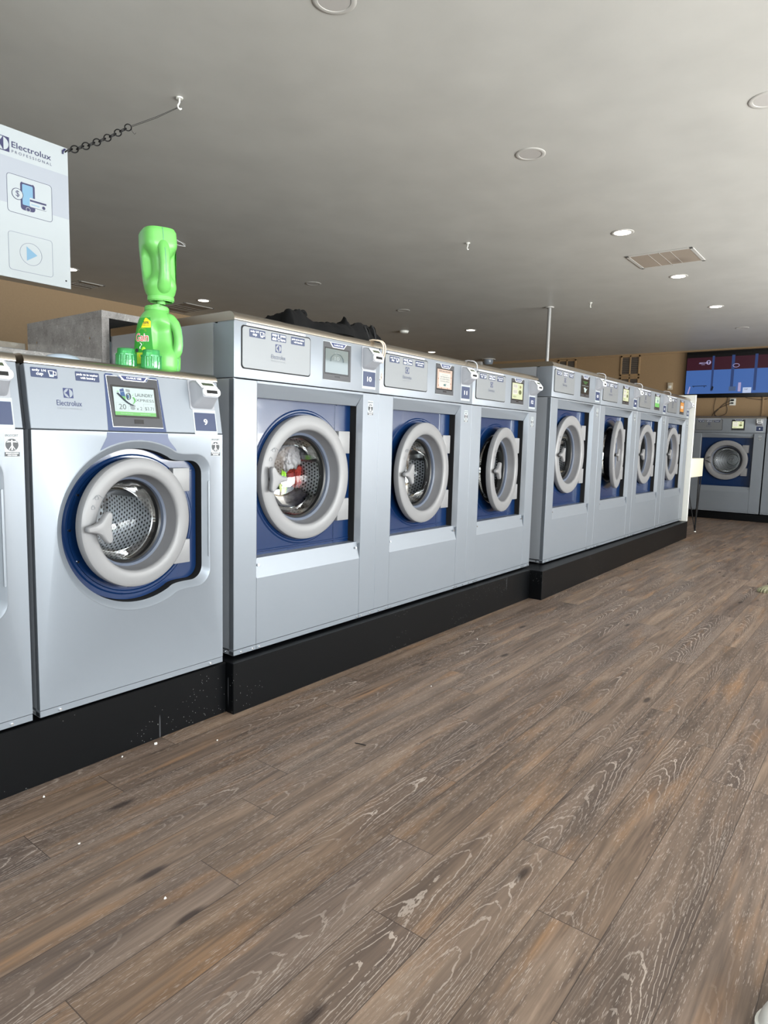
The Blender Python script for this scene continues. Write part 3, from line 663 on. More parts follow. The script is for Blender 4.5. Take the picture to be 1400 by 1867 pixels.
        def cp():
            q = MB(); q.M = HM; q.box(0, W, 0, .04, .0015, HL, silver, .0015, 1); q.M = Matrix.Identity(4)
            q.add([(0, .03, Sz), (0, .125, Sz), (0, .125, T), (0, .06, T)], [[0, 1, 2, 3]], silver_side); q.add([(W, .03, Sz), (W, .125, Sz), (W, .125, T), (W, .06, T)], [[0, 1, 2, 3]], silver_side)
            q.M = HM; q.plate([(.237, .0015), (.449, .0015), (.438, .180), (.430, .186), (.408, .186), (.400, .178), (.280, .178), (.270, .186), (.248, .186), (.243, .180)], [], -.0006, 0, bluestrip, bluestrip); return q
        P('control_panel', cp)
        P('lid', lambda: cap_mesh(W, D - .033, -.001, .028, .034), loc=(0, .033, T + .001))
        PM = HM
        def inpanel(n, fn, par, key, px, pz, sc=None):
            o_ = part(n, fn, par, key); o_.matrix_local = PM @ Matrix.Translation((px, 0, pz)) if par is root else Matrix.Translation((px, 0, pz)); 
            return o_
        inpanel('sticker', lambda: sticker_cup(.078, .029), root, 'cupC', .016, .1535); inpanel('sticker', lambda: sticker_pods(.077, .029), root, 'podsC', .149, .1535)
        def emb():
            q = MB(); logo(q, .121, .1125, .0150, -.0006, navy, silver); q.text('Electrolux', .083, .160, .0735, .090, -.001, navy); q.text('P R O F E S S I O N A L', .084, .161, .063, .067, -.001, greyprint); return q
        inpanel('emblem', emb, root, 'C', 0, 0)
        def tou():
            q = MB(); a = [(.250, .178), (.256, .0156), (.436, .0156), (.431, .178), (.400, .178), (.392, .168), (.300, .168), (.286, .178)]
            q.plate([(x_ * 1.0 + (x_ - .343) * .02, z_ + (z_ - .097) * .025) for x_, z_ in a], [], -.0016, 0, white); q.plate(a, [], -.004, 0, bezel); q.plate([(.2585, .150), (.264, .046), (.425, .046), (.4205, .150)], [], -.0045, 0, bezel2)
            q.plate([(.292, .183), (.306, .1665), (.382, .1665), (.396, .183)], [], -.0052, 0, white); q.plate([(.297, .182), (.309, .169), (.379, .169), (.391, .182)], [], -.0060, 0, navy); q.text('CLARUS VIBE', .317, .371, .1725, .179, -.0064, white, .01)
            q.box(.330, .364, -.0048, 0, .026, .040, bezel2); return q
        sc = inpanel('touchscreen', tou, root, 'C', 0, 0)
        d = part('display', lambda: display(disp), sc, ('disp', disp)); d.location = (.265, -.0050, .052); d.scale = (.148, 1, .0915)
        rd = inpanel('card_reader', reader_body, root, 'C', .562, .0905)
        P('reader_slot', reader_slot, rd, 'C'); P('reader_display', reader_display, rd, 'C')
        inpanel('number_plate', lambda: number_plate(num, .090, .0655), root, ('npC', num), .571, .010)
        P('ergonomics_sticker', sticker_ergo, key='e', loc=(.635, 0, Sz - .0805))
        def bstrip():
            q = MB(); pts = [(.233, Sz - .004), (.454, Sz - .004), (.455, Sz - .018), (.462, Sz - .030), (.486, Sz - .056)]
            for i in range(9):
                a = math.radians(60.5 + (119 - 60.5) * i / 8); pts.append((cx0 + (Rr + .001) * math.cos(a), cz0 + (Rr + .001) * math.sin(a)))
            pts += [(.226, Sz - .030), (.232, Sz - .018)]; q.poly(pts, -.0008, bluestrip); return q
        P('blue_trim', bstrip)
        def bp():
            q = MB(); O = outline(.030); q.plate(O, [circ(cx0, cz0, rh + .045, 64)], y0, y0 + .02, blue)
            q.lathe(cx0, cz0, [(rh + .07, y0 + .0004), (rh + .064, y0 - .004), (rh + .057, y0 - .004), (rh + .045, y0 + .01), (rh + .003, y0 + .012), (rh, y0 + .03)], blue, 72)
            q.box(.50, .60, y0 - .003, y0 + .001, .735, .742, blue, .002, 1); screws(q, [], .004)
            for a in (150, 180, 208): q.cyl((cx0 + (rh + .05) * math.cos(math.radians(a)), y0 - .006, cz0 + (rh + .05) * math.sin(math.radians(a))), .004, .012, chrome, 8, 'y')
            return q
        P('blue_front_panel', bp)
        hx0, hx1 = t['cx'] + t['R'] * .7, .557; hz = ((.094, .178), (-.165, -.08))
    def kick():
        q = MB(); q.box(0, W, .0, .03, 0, .020, silver, .001, 1)
        if tp is TC: pts = [(.06, .010), (W - .06, .010)]
        else:
            pts = [(.035, .010), (t['l'] - .022, .010), (t['l'] + .014, .010), (t['r'] - .016, .010), (t['r'] + .016, .010), (W - .035, .010)]
            for xx in (t['l'], t['r']): q.box(xx - .0008, xx + .0008, -.0006, .0, 0, .02, darkprint)
        screws(q, pts); q.M = Matrix.Translation((0, .05, .010)) @ Matrix.Rotation(-PI / 2, 4, 'Z'); screws(q, [(0, 0)]); return q
    P('kick_strip', kick)
    P('rubber_gasket', lambda: gasket(t, y0, rh)); P('drum', lambda: drum(t))
    for i, (a, b) in enumerate(hz):
        P('hinge', (lambda a=a, b=b: MB().box(hx0, hx1, .034 if tp is not TC else .022, y0 - .001, t['cz'] + a, t['cz'] + b, plastic, .003, 2)), key=(tid, i))
    yd = .034 if tp is not TC else .016
    dr = P('door', lambda: door_ring(t)); dr.location = (t['cx'] + t['R'], yd, t['cz']); dr.rotation_euler = (0, 0, math.radians(ang))
    P('door_glass', lambda: door_glass(t), dr); P('handle', lambda: door_handle(t, flip), dr, (tid, flip))
    if cable:
        def cb():
            q = MB(); m = mat(*(('cream_cable', (214, 196, 176), .5) if cable == 1 else ('pale_grey_cable', (170, 172, 176), .5)))
            for o_ in ((0, 0), (.016, .004)) if cable == 1 else ((0, 0),):
                q.tube([(W - .045 + o_[0] + .035 * u, -.004 - .03 * math.sin(u * PI) - .006, T + .034 - .10 * u ** 1.7 + .004 * math.sin(u * PI)) for u in [i / 12 for i in range(13)]], .0036, m, 8)
                q.tube([(W - .045 + o_[0], .03, T + .036), (W - .045 + o_[0], .01, T + .038), (W - .045 + o_[0], -.01, T + .034)], .0036, m, 8)
            if cable == 1: q.tube([(W - .02, -.03, T - .12), (W - .03, -.035, T - .135), (W - .02, -.03, T - .145), (W - .035, -.03, T - .15)], .003, m, 8)
            return q
        P('reader_cable', cb, key=(tid, cable))
    return root

X9 = .8933; Y1 = 1.9795; Y2 = 1.9983; Y3 = 1.9644
washer(TC, 'C', X9 - .022 - .687, Y1, ZB, '8', 'xpress', 0, 0, 'short silver washer cut off by the left picture edge, left neighbour of washer 9')
washer(TC, 'C', X9, Y1, ZB, '9', 'xpress', 6.5, 0, 'short silver washer numbered 9 with round-cornered blue door recess and lit price screen')
washer(TA, 'A', 1.6494, Y2, ZB, '10', 'off', 0, 1, 'silver washer numbered 10 with red and lime clothes behind its round door', cable=1)
washer(TA, 'A', 2.5375, Y2, ZB, '11', 'notice', 4.2, 0, 'silver washer numbered 11 with peach notice on its screen and empty drum', cable=2)
washer(TA, 'A', 3.4257, Y2, ZB, '12', 'yellow', 8.7, 0, 'silver washer numbered 12 with door ajar, last of the middle three washers')
x = 4.4729
for i, (n, d, a, c_, lb) in enumerate((('13', 'glove', 1, 0, 'tall silver washer numbered 13 with dark screen showing a white icon'), ('14', 'yellow', 10, 0, 'tall silver washer numbered 14 with door standing well open'),
        ('15', 'greenish', 1, 0, 'tall silver washer numbered 15 with green and white screen, third from the row end panel side'), ('16', 'orange', 1.2, 0, 'tall silver washer numbered 16 with orange screen, beside the white end panel'))):
    if n == '15': lb = 'tall silver washer numbered 15 with green and white screen, between washers 14 and 16'
    washer(TB, 'B', x + i * .9924, Y3, ZB, n, d, a, c_, lb, cable=2 if i < 3 else 0)
FZ = .118
washer(TD, 'D', 11.145, 2.520, FZ + .002, '8', 'yellow', 0, 0, 'silver washer facing the room below the television at the far wall', -PI / 2, group='washers along the far wall')
washer(TD, 'D', 11.145, 1.512, FZ + .002, '7', 'yellow', 0, 0, 'silver washer cut off by the right picture edge at the far wall', -PI / 2, group='washers along the far wall')
# laundry tumbling inside washer 10
def cloth(name, c, r, m, sx, sy, sz, seed, label):
    bm = bmesh.new(); bmesh.ops.create_icosphere(bm, subdivisions=5, radius=1)
    for v in bm.verts:
        d = v.co.copy(); n_ = noise.noise(d * 1.6 + Vector((seed, 0, 0))); n2_ = noise.noise(d * 4.5 + Vector((0, seed, 0))); n3_ = abs(noise.noise(d * 8 + Vector((0, 0, seed))))
        f_ = 1 + .45 * n_ + .28 * n2_ - .22 * n3_; v.co = Vector((d.x * sx * f_, d.y * sy * f_, d.z * sz * f_))
    me = bpy.data.meshes.new(name); bm.to_mesh(me); bm.free(); me.materials.append(m); me.polygons.foreach_set('use_smooth', [True] * len(me.polygons))
    o_ = bpy.data.objects.new(name, me); COL.objects.link(o_); o_.location = c; return tag(o_, label, 'clothes', 'laundry inside washer 10')
cx10, cz10 = 1.6494 + .443, ZB + .6926
cloth('garment', (2.268, 2.335, 0.994), 0, mat('white_wet_cloth', (206, 200, 204), .5, bump=.6, bscale=(60, 60, 60)), .052, .05, .068, 3, 'white and pink garment bunched up inside washer 10')
cloth('garment', (2.387, 2.385, 0.887), 0, mat('red_cloth', (205, 62, 52), .7, bump=.6, bscale=(60, 60, 60)), .060, .055, .095, 8, 'red garment inside washer 10')
cloth('garment', (2.186, 2.290, 0.866), 0, mat('lime_cloth', (160, 230, 30), .6, bump=.5, bscale=(60, 60, 60)), .016, .02, .052, 12, 'lime green garment behind the handle of washer 10')
cloth('garment', (2.292, 2.345, 0.772), 0, mat('dark_cloth', (44, 38, 52), .8, bump=.6, bscale=(60, 60, 60)), .095, .07, .066, 17, 'dark purple garment at the bottom of washer 10')

# ------------------------------------------------------------------ plinths
def plinth(x0, x1, ya, yb, h, yback, label, grp='black washer plinths'):
    q = MB(); q.add([(x0, ya, 0), (x1, yb, 0), (x1, yback, 0), (x0, yback, 0), (x0, ya, h), (x1, yb, h), (x1, yback, h), (x0, yback, h)], [[0, 1, 5, 4], [1, 2, 6, 5], [2, 3, 7, 6], [3, 0, 4, 7], [4, 5, 6, 7], [3, 2, 1, 0]], pl_m)
    bm = bmesh.new(); me = q.mesh('plinth', smooth=False); bm.from_mesh(me); bmesh.ops.bevel(bm, geom=bm.edges[:], offset=.0025, segments=1, affect='EDGES'); bm.to_mesh(me); bm.free()
    o_ = bpy.data.objects.new('plinth', me); COL.objects.link(o_); return tag(o_, label, 'plinth', grp)
plinth(-1.2, 1.6075, 1.968, 1.9936, .2029, 2.86, 'black scuffed plinth under washers 8 and 9')
plinth(1.6083, 4.2306, 1.950, 1.947, .2029, 2.88, 'black plinth with drip marks under washers 10 to 12')
plinth(4.2313, 8.4425, 1.8551, 1.895, .2029, 2.95, 'long black plinth under the four tall washers 13 to 16')
q = plinth(11.165, 11.88, .45, .45, FZ - .010, 2.56, 'low black plinth under the far wall washers')

# ------------------------------------------------------------------ end panel, laminate bulkhead
pn = part('end_panel', MB().box(8.452, 8.480, 1.905, 2.95, .20, 1.70, trimw, .003, 1)); tag(pn, 'white end panel closing the long washer row beside washer 16', 'panel')
part('panel_foot', MB().box(8.452, 8.480, 1.915, 2.95, 0, .20, mat('beige_panel_foot', (186, 172, 156), .5)), pn)
b = thing('bulkhead_cabinet', (1.635, 2.90, 0), 'grey speckled laminate box standing behind washers 9 and 10', 'bulkhead')
part('end_board', MB().box(0, .036, 0, .73, 0, 1.602, lam, .001, 1), b)
part('top_board', MB().box(0, 6.6, 0, .73, 1.602, 1.634, lam, .001, 1), b)
part('back_board', MB().box(.036, 6.6, .70, .73, 0, 1.60, mat('pale_lining_board', (168, 178, 182), .6)), b)
s1 = part('bolt', MB().cyl((-.004, .10, 1.515), .006, .006, chrome, 8, 'x'), b); part('bolt', MB().cyl((-.004, .62, 1.530), .006, .006, chrome, 8, 'x'), b)
lb = thing('bulkhead_counter', (-1.2, 2.90, 0), 'low grey laminate counter running behind washers 8 and 9', 'counter')
part('counter_top', MB().box(0, 2.832, 0, .72, 1.385, 1.414, lam, .001, 1), lb); part('counter_front', MB().box(0, 2.83, .01, .03, 0, 1.385, lam), lb); part('counter_front', MB().box(0, 2.83, .69, .71, 0, 1.385, lam), lb)
# pale lid on top of washer 9
lid = MB(); lid.lathe(0, 0, [(.001, .035), (.03, .034), (.055, .029), (.075, .018), (.085, .006), (.088, .0), (.084, .0), (.001, .0)], mat('translucent_pale_plastic', (176, 190, 206), .25, spec=.6), 48, 'z')
o = part('plastic_lid', lid, loc=(1.150, 2.30, 1.3055)); tag(o, 'pale blue domed plastic lid lying on top of washer 9', 'lid')
o.scale = (.85, .85, 1.15)

# washers of the row behind (their tops show past the laminate box)
washer(TC, 'C', 1.63, 4.45, .442, '8', 'off', 0, 0, 'washer of the row behind, its steel lid edge showing left of the laminate box', PI, group='washers behind the laminate counter')
plinth(-.2, 1.632, 3.66, 3.66, .430, 4.46, 'black plinth hidden behind the laminate counter')

# ------------------------------------------------------------------ detergent bottles and caps
gmat = mat('bright_green_plastic', (102, 176, 88), .34, spec=.5)
gseam = mat('grey_green_seam', (96, 150, 120), .5)
def bottle_profile():   # z, half width a, half depth b, x offset
    return [(0, .058, .036, 0, 3.2), (.003, .066, .043, 0, 3.2), (.012, .070, .047, 0, 3.2), (.05, .071, .048, 0, 3.2), (.09, .069, .047, 0, 3.0), (.13, .065, .046, 0, 2.8), (.165, .060, .045, 0, 2.6), (.19, .052, .043, 0, 2.4), (.205, .043, .040, 0, 2.2), (.214, .036, .036, 0, 2), (.219, .0345, .0345, 0, 2), (.232, .0345, .0345, 0, 2)]
def prof_at(z):
    P_ = bottle_profile()
    for i in range(len(P_) - 1):
        if P_[i][0] <= z <= P_[i + 1][0]:
            u = (z - P_[i][0]) / (P_[i + 1][0] - P_[i][0]); return [P_[i][k] * (1 - u) + P_[i + 1][k] * u for k in range(1, 5)]
    return list(P_[-1][1:])
def bsurf(a_, z):
    a, b, ox, n = prof_at(z); c_, s_ = math.cos(a_), math.sin(a_)
    x = a * math.copysign(abs(c_) ** (2 / n), c_); y = b * math.copysign(abs(s_) ** (2 / n), s_)
    # scooped grip on the handle side, deepest at the middle
    g = math.exp(-((z - .118) / .046) ** 4); gx = max(0, min(1, (x - .000) / .03)); gx = gx * gx * (3 - 2 * gx)
    y *= 1 - .42 * g * gx; x -= .012 * g * gx
    # taper of the label side near the top
    return (x + ox, y, z)
def bottle_mesh():
    q = MB(); n = 96; zs = [0, .003, .007, .012] + [.02 + i * .005 for i in range(38)] + [.214, .219, .226, .232]; rings = []
    for z in zs: rings.append([bsurf(2 * PI * k / n, z) for k in range(n)])
    q.loft(rings, gmat, (1, 0)); q.lathe(0, 0, [(.0345, .232), (.031, .232), (.031, .205), (.012, .205), (.012, .24), (.010, .24), (.010, .205), (.001, .205)], gmat, 40, 'z')
    q.lathe(0, 0, [(.0345, .214), (.0375, .216), (.0375, .228), (.0345, .230)], gmat, 48, 'z')
    return q
def bottle_handle():
    q = MB(); ctrl = [(.028, .190), (.045, .186), (.060, .170), (.069, .148), (.073, .122), (.073, .096), (.069, .074), (.060, .058), (.045, .050)]
    pts = []; 
    for i in range(len(ctrl) - 1):
        for u in (0, .25, .5, .75): pts.append((ctrl[i][0] * (1 - u) + ctrl[i + 1][0] * u, 0, ctrl[i][1] * (1 - u) + ctrl[i + 1][1] * u))
    pts.append((ctrl[-1][0], 0, ctrl[-1][1])); r = [.0140 + .010 * max(0, 1 - 2.2 * i / (len(pts) - 1)) ** 1.5 + .004 * max(0, 2.2 * i / (len(pts) - 1) - 1.2) for i in range(len(pts))]
    q.tube(pts, r, gmat, 20); q.tube([(x + r[i] * .985, 0, z) for i, (x, _, z) in enumerate(pts) if .06 < z < .175], .0012, gseam, 6); q.tube([(.0695, 0, .004), (.0715, 0, .03), (.0705, 0, .062)], .001, gseam, 6); return q
def label_mesh():
    q = MB()
    def F(x, z):
        a, b, ox, n = prof_at(z); y = -b * max(0, 1 - abs(x / a) ** n) ** (1 / n); return (x, y - .0006 - F.e, z)
    F.e = 0
    def area_(x0, x1, zf, m, e=0):
        F.e = e; nx, nzz = 14, 14; z0, z1 = zf; vs_ = [F(x0(z) + (x1(z) - x0(z)) * i / nx, z) for z in [z0 + (z1 - z0) * j / nzz for j in range(nzz + 1)] for i in range(nx + 1)]
        q.add(vs_, [[j * (nx + 1) + i, j * (nx + 1) + i + 1, (j + 1) * (nx + 1) + i + 1, (j + 1) * (nx + 1) + i] for j in range(nzz) for i in range(nx)], m)
    dg = mat('label_dark_green', (48, 150, 48), .4); yl = mat('label_yellow', (240, 218, 40), .4); rd = mat('label_red', (226, 70, 48), .4); lt = mat('label_lime', (190, 222, 60), .4)
    R0 = lambda z: -.060 + .10 * max(0, z - .10); R1 = lambda z: .012 - .09 * max(0, z - .07) + .12 * max(0, .07 - z)
    area_(R0, R1, (.020, .186), dg)
    area_(lambda z: -.045, lambda z: R1(z) - .003, (.022, .062), lt, .0004)
    area_(lambda z: -.030 + .4 * (z - .15), lambda z: .004 - .3 * (z - .15) * 0 - max(0, z - .172) * 1.2, (.150, .184), yl, .0005)
    F.e = .0010; q.text('50%', -.022, -.002, .163, .172, 0, darkprint, .02, F); q.text('MORE LOADS', -.024, .0, .157, .160, 0, darkprint, 0, F)
    for e, m, g in ((.0008, white, .0016), (.0014, rd, 0)):
        F.e = e; q.text('Gain', -.050 - g, -.004 + g, .102 - g, .130 + g, 0, m, .045 if g else .0, F)
    F.e = .0012
    for k_ in range(5):
        a = k_ * 1.1; q.tube([F(-.028 + .011 * u * math.cos(a + u), .086 + .012 * u * math.sin(a + u)) for u in [i / 6 for i in range(7)]], .0012, white if k_ % 2 else dg, 5)
    for x_, z_, m in ((-.03, .05, yl), (-.005, .056, white), (-.045, .07, darkprint), (-.015, .045, yl), (-.02, .075, lt), (.0, .04, lt)): q.add([F(x_ + .007 * math.cos(k_ * .7), z_ + .007 * math.sin(k_ * .7)) for k_ in range(9)], [list(range(9))], m)
    F.e = .0009
    for k_ in range(9):
        a = PI * k_ / 8; q.tube([F(-.027 + .010 * math.cos(a), .137 + .008 * math.sin(a)), F(-.027 + .017 * math.cos(a), .137 + .014 * math.sin(a))], .0004, lt, 4)
    return q
b1 = thing('detergent_bottle', (1.413, 2.135, 1.3050), 'green laundry detergent bottle with a red brand label standing upright on washer 9', 'bottle', math.radians(-62), 'green detergent bottles')
part('bottle_body', bottle_mesh, b1, 'g'); part('handle', bottle_handle, b1, 'g'); part('front_label', label_mesh, b1, 'g')
b2 = thing('detergent_bottle', (1.418, 2.135, 1.795), 'green detergent bottle turned upside down on the neck of the upright one', 'bottle', math.radians(-110), 'green detergent bottles')
b2.rotation_euler = (math.radians(182), math.radians(-2), math.radians(-108))
part('bottle_body', bottle_mesh, b2, 'g'); part('handle', bottle_handle, b2, 'g'); part('front_label', label_mesh, b2, 'g')
for o_ in (b1,): o_.scale = (1.12, 1.12, .98)
b2.scale = (.98, 1.24, 1.06)
def bottlecap():
    q = MB(); n = 60
    rg = lambda r0, z: [((r0 + (.0012 if k % 3 == 0 else 0)) * math.cos(2 * PI * k / n), (r0 + (.0012 if k % 3 == 0 else 0)) * math.sin(2 * PI * k / n), z) for k in range(n)]
    q.loft([rg(.033, 0), rg(.0335, .002), rg(.0325, .042)], greenclear); q.lathe(0, 0, [(.0325, .042), (.0355, .042), (.0355, .047), (.029, .048), (.028, .066), (.026, .067), (.001, .067)], greenclear, 48, 'z')
    q.lathe(0, 0, [(.030, .001), (.029, .040), (.0255, .046), (.025, .063), (.001, .064)], greenclear, 40, 'z'); return q
for i, (x, y, l_) in enumerate(((1.278, 2.115, 'clear green bottle cap on washer 9, farther left of the two'), (1.345, 2.068, 'clear green bottle cap on washer 9, touching the bottle label'))):
    o = part('bottle_cap', bottlecap, None, 'cap', loc=(x, y, 1.3052)); tag(o, l_, 'bottle cap', 'green bottle caps'); o.scale = (1.0, 1.0, .95)

# ------------------------------------------------------------------ black jacket on washer 10
def jacket():
    q = MB(); nx, ny = 130, 60; L = .64; Wd = .34; top = []
    def H(u, v):
        x, y = u * L, v * Wd
        def bump_(cx, cy, rx, ry, h): return h * math.exp(-((x - cx) / rx) ** 2 - ((y - cy) / ry) ** 2)
        h = .040 + bump_(.075, .07, .07, .11, .034) + bump_(.13, .10, .035, .06, .012) + bump_(.30, .08, .11, .09, .012) + bump_(.385, .07, .018, .04, .046) + bump_(.52, .06, .09, .10, .040) + bump_(.60, .10, .05, .08, .026) - bump_(.20, .08, .04, .12, .006)
        P_ = Vector((x * 9, y * 9, 1.7)); h += .016 * abs(noise.noise(P_)) + .010 * noise.noise(P_ * 2.3) + .006 * noise.noise(P_ * 6)
        e = min(u * 2, (1 - u) * 2, v, 1 - v) * 12; return max(.002, h * min(1, e) ** .5)
    for j in range(ny + 1):
        for i in range(nx + 1):
            u, v = i / nx, j / ny; wob_ = .016 * noise.noise(Vector((u * 7, v * 3, 4))); sk = .02 * math.sin(u * 9)
            top.append((u * L + .02 * noise.noise(Vector((v * 5, u, 9))), v * Wd + wob_ + (sk if v < .3 else 0), H(u, v)))
    fs = [[j * (nx + 1) + i, j * (nx + 1) + i + 1, (j + 1) * (nx + 1) + i + 1, (j + 1) * (nx + 1) + i] for j in range(ny) for i in range(nx)]
    m = mat('black_jacket_cloth', (13, 13, 14), .95, spec=.2, bump=.5, bscale=(300, 300, 300)); q.add(top, fs, m)
    bot = [(x, y, 0.0) for x, y, z in top]; q.add(bot, [f[::-1] for f in fs], m)
    # rolled collar on the left and two fluffy cuff openings on the right
    q.tube([(.115 + .018 * math.cos(a) * (1 - a / 14), .06, .062 + .020 * math.sin(a) * (1 - a / 14)) for a in [k * .35 for k in range(22)]], .007, m, 10)
    return q
def cuff(cx, cy, cz, r, seed):
    def f():
        q = MB(); m = mat('black_jacket_cloth', (20, 20, 21), .9); fz = mat('fluffy_trim', (30, 30, 31), .95); rnd = random.Random(seed); pts = []
        for k in range(41):
            a = 2 * PI * k / 40; rr = r * (1 + .12 * math.sin(3 * a)); pts.append((cx + .014 * math.sin(a * 2), cy + rr * .55 * math.cos(a), cz + rr * math.sin(a)))
        q.tube(pts, .0055, fz, 8, 0)
        for k in range(160):
            a = rnd.uniform(0, 2 * PI); rr = r * (1 + .12 * math.sin(3 * a)); P_ = Vector((cx + .014 * math.sin(a * 2), cy + rr * .55 * math.cos(a), cz + rr * math.sin(a))); d = Vector((rnd.uniform(-1, .4), rnd.uniform(-1, 1), rnd.uniform(-1, 1))).normalized()
            q.tube([P_, P_ + d * .010], [.0016, .0003], fz, 4)
        q.loft([[(cx + .014, cy + r * .5 * math.cos(2 * PI * k / 24), cz + r * .95 * math.sin(2 * PI * k / 24)) for k in range(24)], [(cx + .05, cy + r * .3 * math.cos(2 * PI * k / 24) + .02, cz + r * .5 * math.sin(2 * PI * k / 24)) for k in range(24)]], blackmat, (0, 1))
        return q
    return f
jk = thing('jacket', (1.993, 2.030, 1.5484), 'crumpled black jacket lying on top of washer 10', 'jacket', math.radians(1))
part('jacket_body', jacket(), jk); part('cuff', cuff(.515, .035, .034, .036, 1), jk); part('cuff', cuff(.585, .05, .045, .044, 2), jk)

# ------------------------------------------------------------------ hanging sign
sg = thing('hanging_sign', (0, 2.85, 0), 'white hanging sign with payment pictograms above washer 9', 'sign')
sb = mat('white_sign_board', (156, 162, 166), .4); sline = mat('sign_grey_line', (120, 126, 140), .5); sblue = mat('sign_light_blue', (100, 138, 164), .5); snavy = mat('sign_navy', (34, 34, 74), .5); sband = mat('sign_grey_band', (144, 149, 158), .45)
SX1, SZ0, SZ1 = 1.469, 1.687, 2.257
q = MB(); q.box(.35, SX1, -.003, .003, SZ0, SZ1, sb)
q.box(.35, SX1 - .0005, -.0034, -.003, SZ1 - .285, SZ1 - .110, sband)
part('sign_board', q, sg)
def spt(u, v):   # unprojected photograph point on the sign face -> sign coordinates
    d = FW + RT * ((u - 700) / 1200.56) - UP * ((v - 933.5) / 1200.56); t_ = (2.847) / d.y; return (t_ * d.x, 1.08 + t_ * d.z)
zz = lambda a, b: spt(a / 5.836, 220 + b / 5.836)
lg0, lg1 = zz(95, 180), zz(90, 333)
q = MB(); hh = (lg0[1] - lg1[1]) / 2; logo(q, lg0[0] - hh, (lg0[1] + lg1[1]) / 2, hh, -.0036, snavy, sb)
a, b_ = zz(122, 290), zz(543, 430); z1_ = zz(122, 218)[1]
q.text('Electrolux', a[0], b_[0], a[1] + .003, z1_, -.0038, snavy, .01); c_ = zz(122, 338); d_ = zz(545, 478); q.text('P R O F E S S I O N A L', a[0], b_[0] + .002, c_[1], c_[1] + .0105, -.0038, snavy)
part('brand_lettering', q, sg)
def frame(q, p0, p1, m, r=.012):
    x0, z1__ = p0; x1, z0 = p1; pts = rrect(x0, x1, z0, z1__, r, 5); q.tube([(x_, -.0036, z_) for x_, z_ in pts] + [(pts[0][0], -.0036, pts[0][1])], .0009, m, 5, 0)
q = MB(); p0 = zz(68, 545); p1 = zz(557, 1085); q.plate(rrect(p0[0], p1[0], p1[1], p0[1], .012), [], -.0035, -.003, sb); frame(q, p0, p1, snavy)
a = zz(212, 640); b_ = zz(375, 985); q.plate(rrect(a[0], b_[0], b_[1], a[1], .012), [], -.0045, -.003, snavy)
a2 = zz(232, 672); b2_ = zz(352, 935); q.plate(rrect(a2[0], b2_[0], b2_[1] + .004, a2[1], .004), [], -.0049, -.003, sblue); q.box((a2[0] + b2_[0]) / 2 - .02, (a2[0] + b2_[0]) / 2 + .02, -.0050, -.0045, a2[1] + .006, a2[1] + .011, sb)
c_ = zz(298, 948); q.tube([(c_[0] + .008 * math.cos(k * .5), -.0048, c_[1] + .008 * math.sin(k * .5)) for k in range(14)], .0011, sb, 5)
a = zz(312, 820); b_ = zz(494, 968); q.plate(rrect(a[0], b_[0], b_[1], a[1], .004), [], -.0056, -.003, sb); frame(q, a, b_, snavy, .004); h_ = a[1] - b_[1]; q.box(a[0] + .001, b_[0] - .001, -.0060, -.0055, a[1] - h_ * .40, a[1] - h_ * .2, snavy)
q.poly(circ(b_[0] - .012, b_[1] + h_ * .26, .0065, 18), -.0061, snavy)
for k_ in (.3, .22): q.box(a[0] + .006, a[0] + .038, -.0060, -.0055, b_[1] + h_ * k_, b_[1] + h_ * k_ + .0015, sblue)
c_ = zz(184, 780); q.plate(circ(c_[0], c_[1], .0215, 28), [], -.0052, -.003, sb); q.tube([(c_[0] + .021 * math.cos(k * .25), -.0053, c_[1] + .021 * math.sin(k * .25)) for k in range(27)], .0011, snavy, 5); q.text('$', c_[0] - .007, c_[0] + .007, c_[1] - .013, c_[1] + .013, -.0056, snavy)
part('payment_pictogram', q, sg)
q = MB(); p0 = zz(86, 1165); p1 = zz(565, 1670); frame(q, p0, p1, sline); q.plate(rrect(p0[0], p1[0], p1[1], p0[1], .012), [], -.0035, -.003, sb)
c_ = zz(330, 1424); q.tube([(c_[0] + .043 * math.cos(k * .2), -.0038, c_[1] + .043 * math.sin(k * .2)) for k in range(33)], .0009, sline, 5); q.poly([(c_[0] - .017, c_[1] + .028), (c_[0] + .025, c_[1]), (c_[0] - .017, c_[1] - .028)], -.0040, sblue)
part('play_pictogram', q, sg)
q = MB(); hx, hz = spt(118, 277); q.tube([(hx, -.006, hz + .010), (hx - .010, -.008, hz), (hx - .010, -.006, hz - .012)], .0035, snavy, 6); q.cyl((SX1 - .02, -.0045, SZ0 + .03), .0035, .003, blackmat, 8, 'y'); part('fixing_hole', q, sg)
# chain and hook
iron = mat('black_iron', (24, 24, 26), .4, .6)
ch = thing('sign_chain', (SX1 + .0, 2.85, 2.243), 'black link chain tying the hanging sign to the ceiling hook', 'chain')
A_ = Vector((SX1 - .008, 2.845, 2.243)); B_ = Vector((1.763, 2.85, 2.456)); q = MB(); n_ = 12
def link(q, c_, d, w_, ln, tw):
    d = d.normalized(); s_ = d.cross(Vector((0, 1, 0))).normalized(); s2 = d.cross(s_); s_ = s_ * math.cos(tw) + s2 * math.sin(tw)
    q.tube([c_ + d * ln * math.cos(2 * PI * k / 16) + s_ * w_ * math.sin(2 * PI * k / 16) for k in range(17)], .0025, iron, 6, 0)
for k_ in range(n_):
    u = (k_ + .5) / n_; c_ = A_.lerp(B_, u) - Vector((0, 0, .012 * math.sin(u * PI))); link(q, c_, B_ - A_, .013, .0185, 0 if k_ % 2 else PI / 2 * .85)
q.v = [(a - SX1, b - 2.85, c - 2.243) for a, b, c in q.v]; part('chain_links', q, ch)
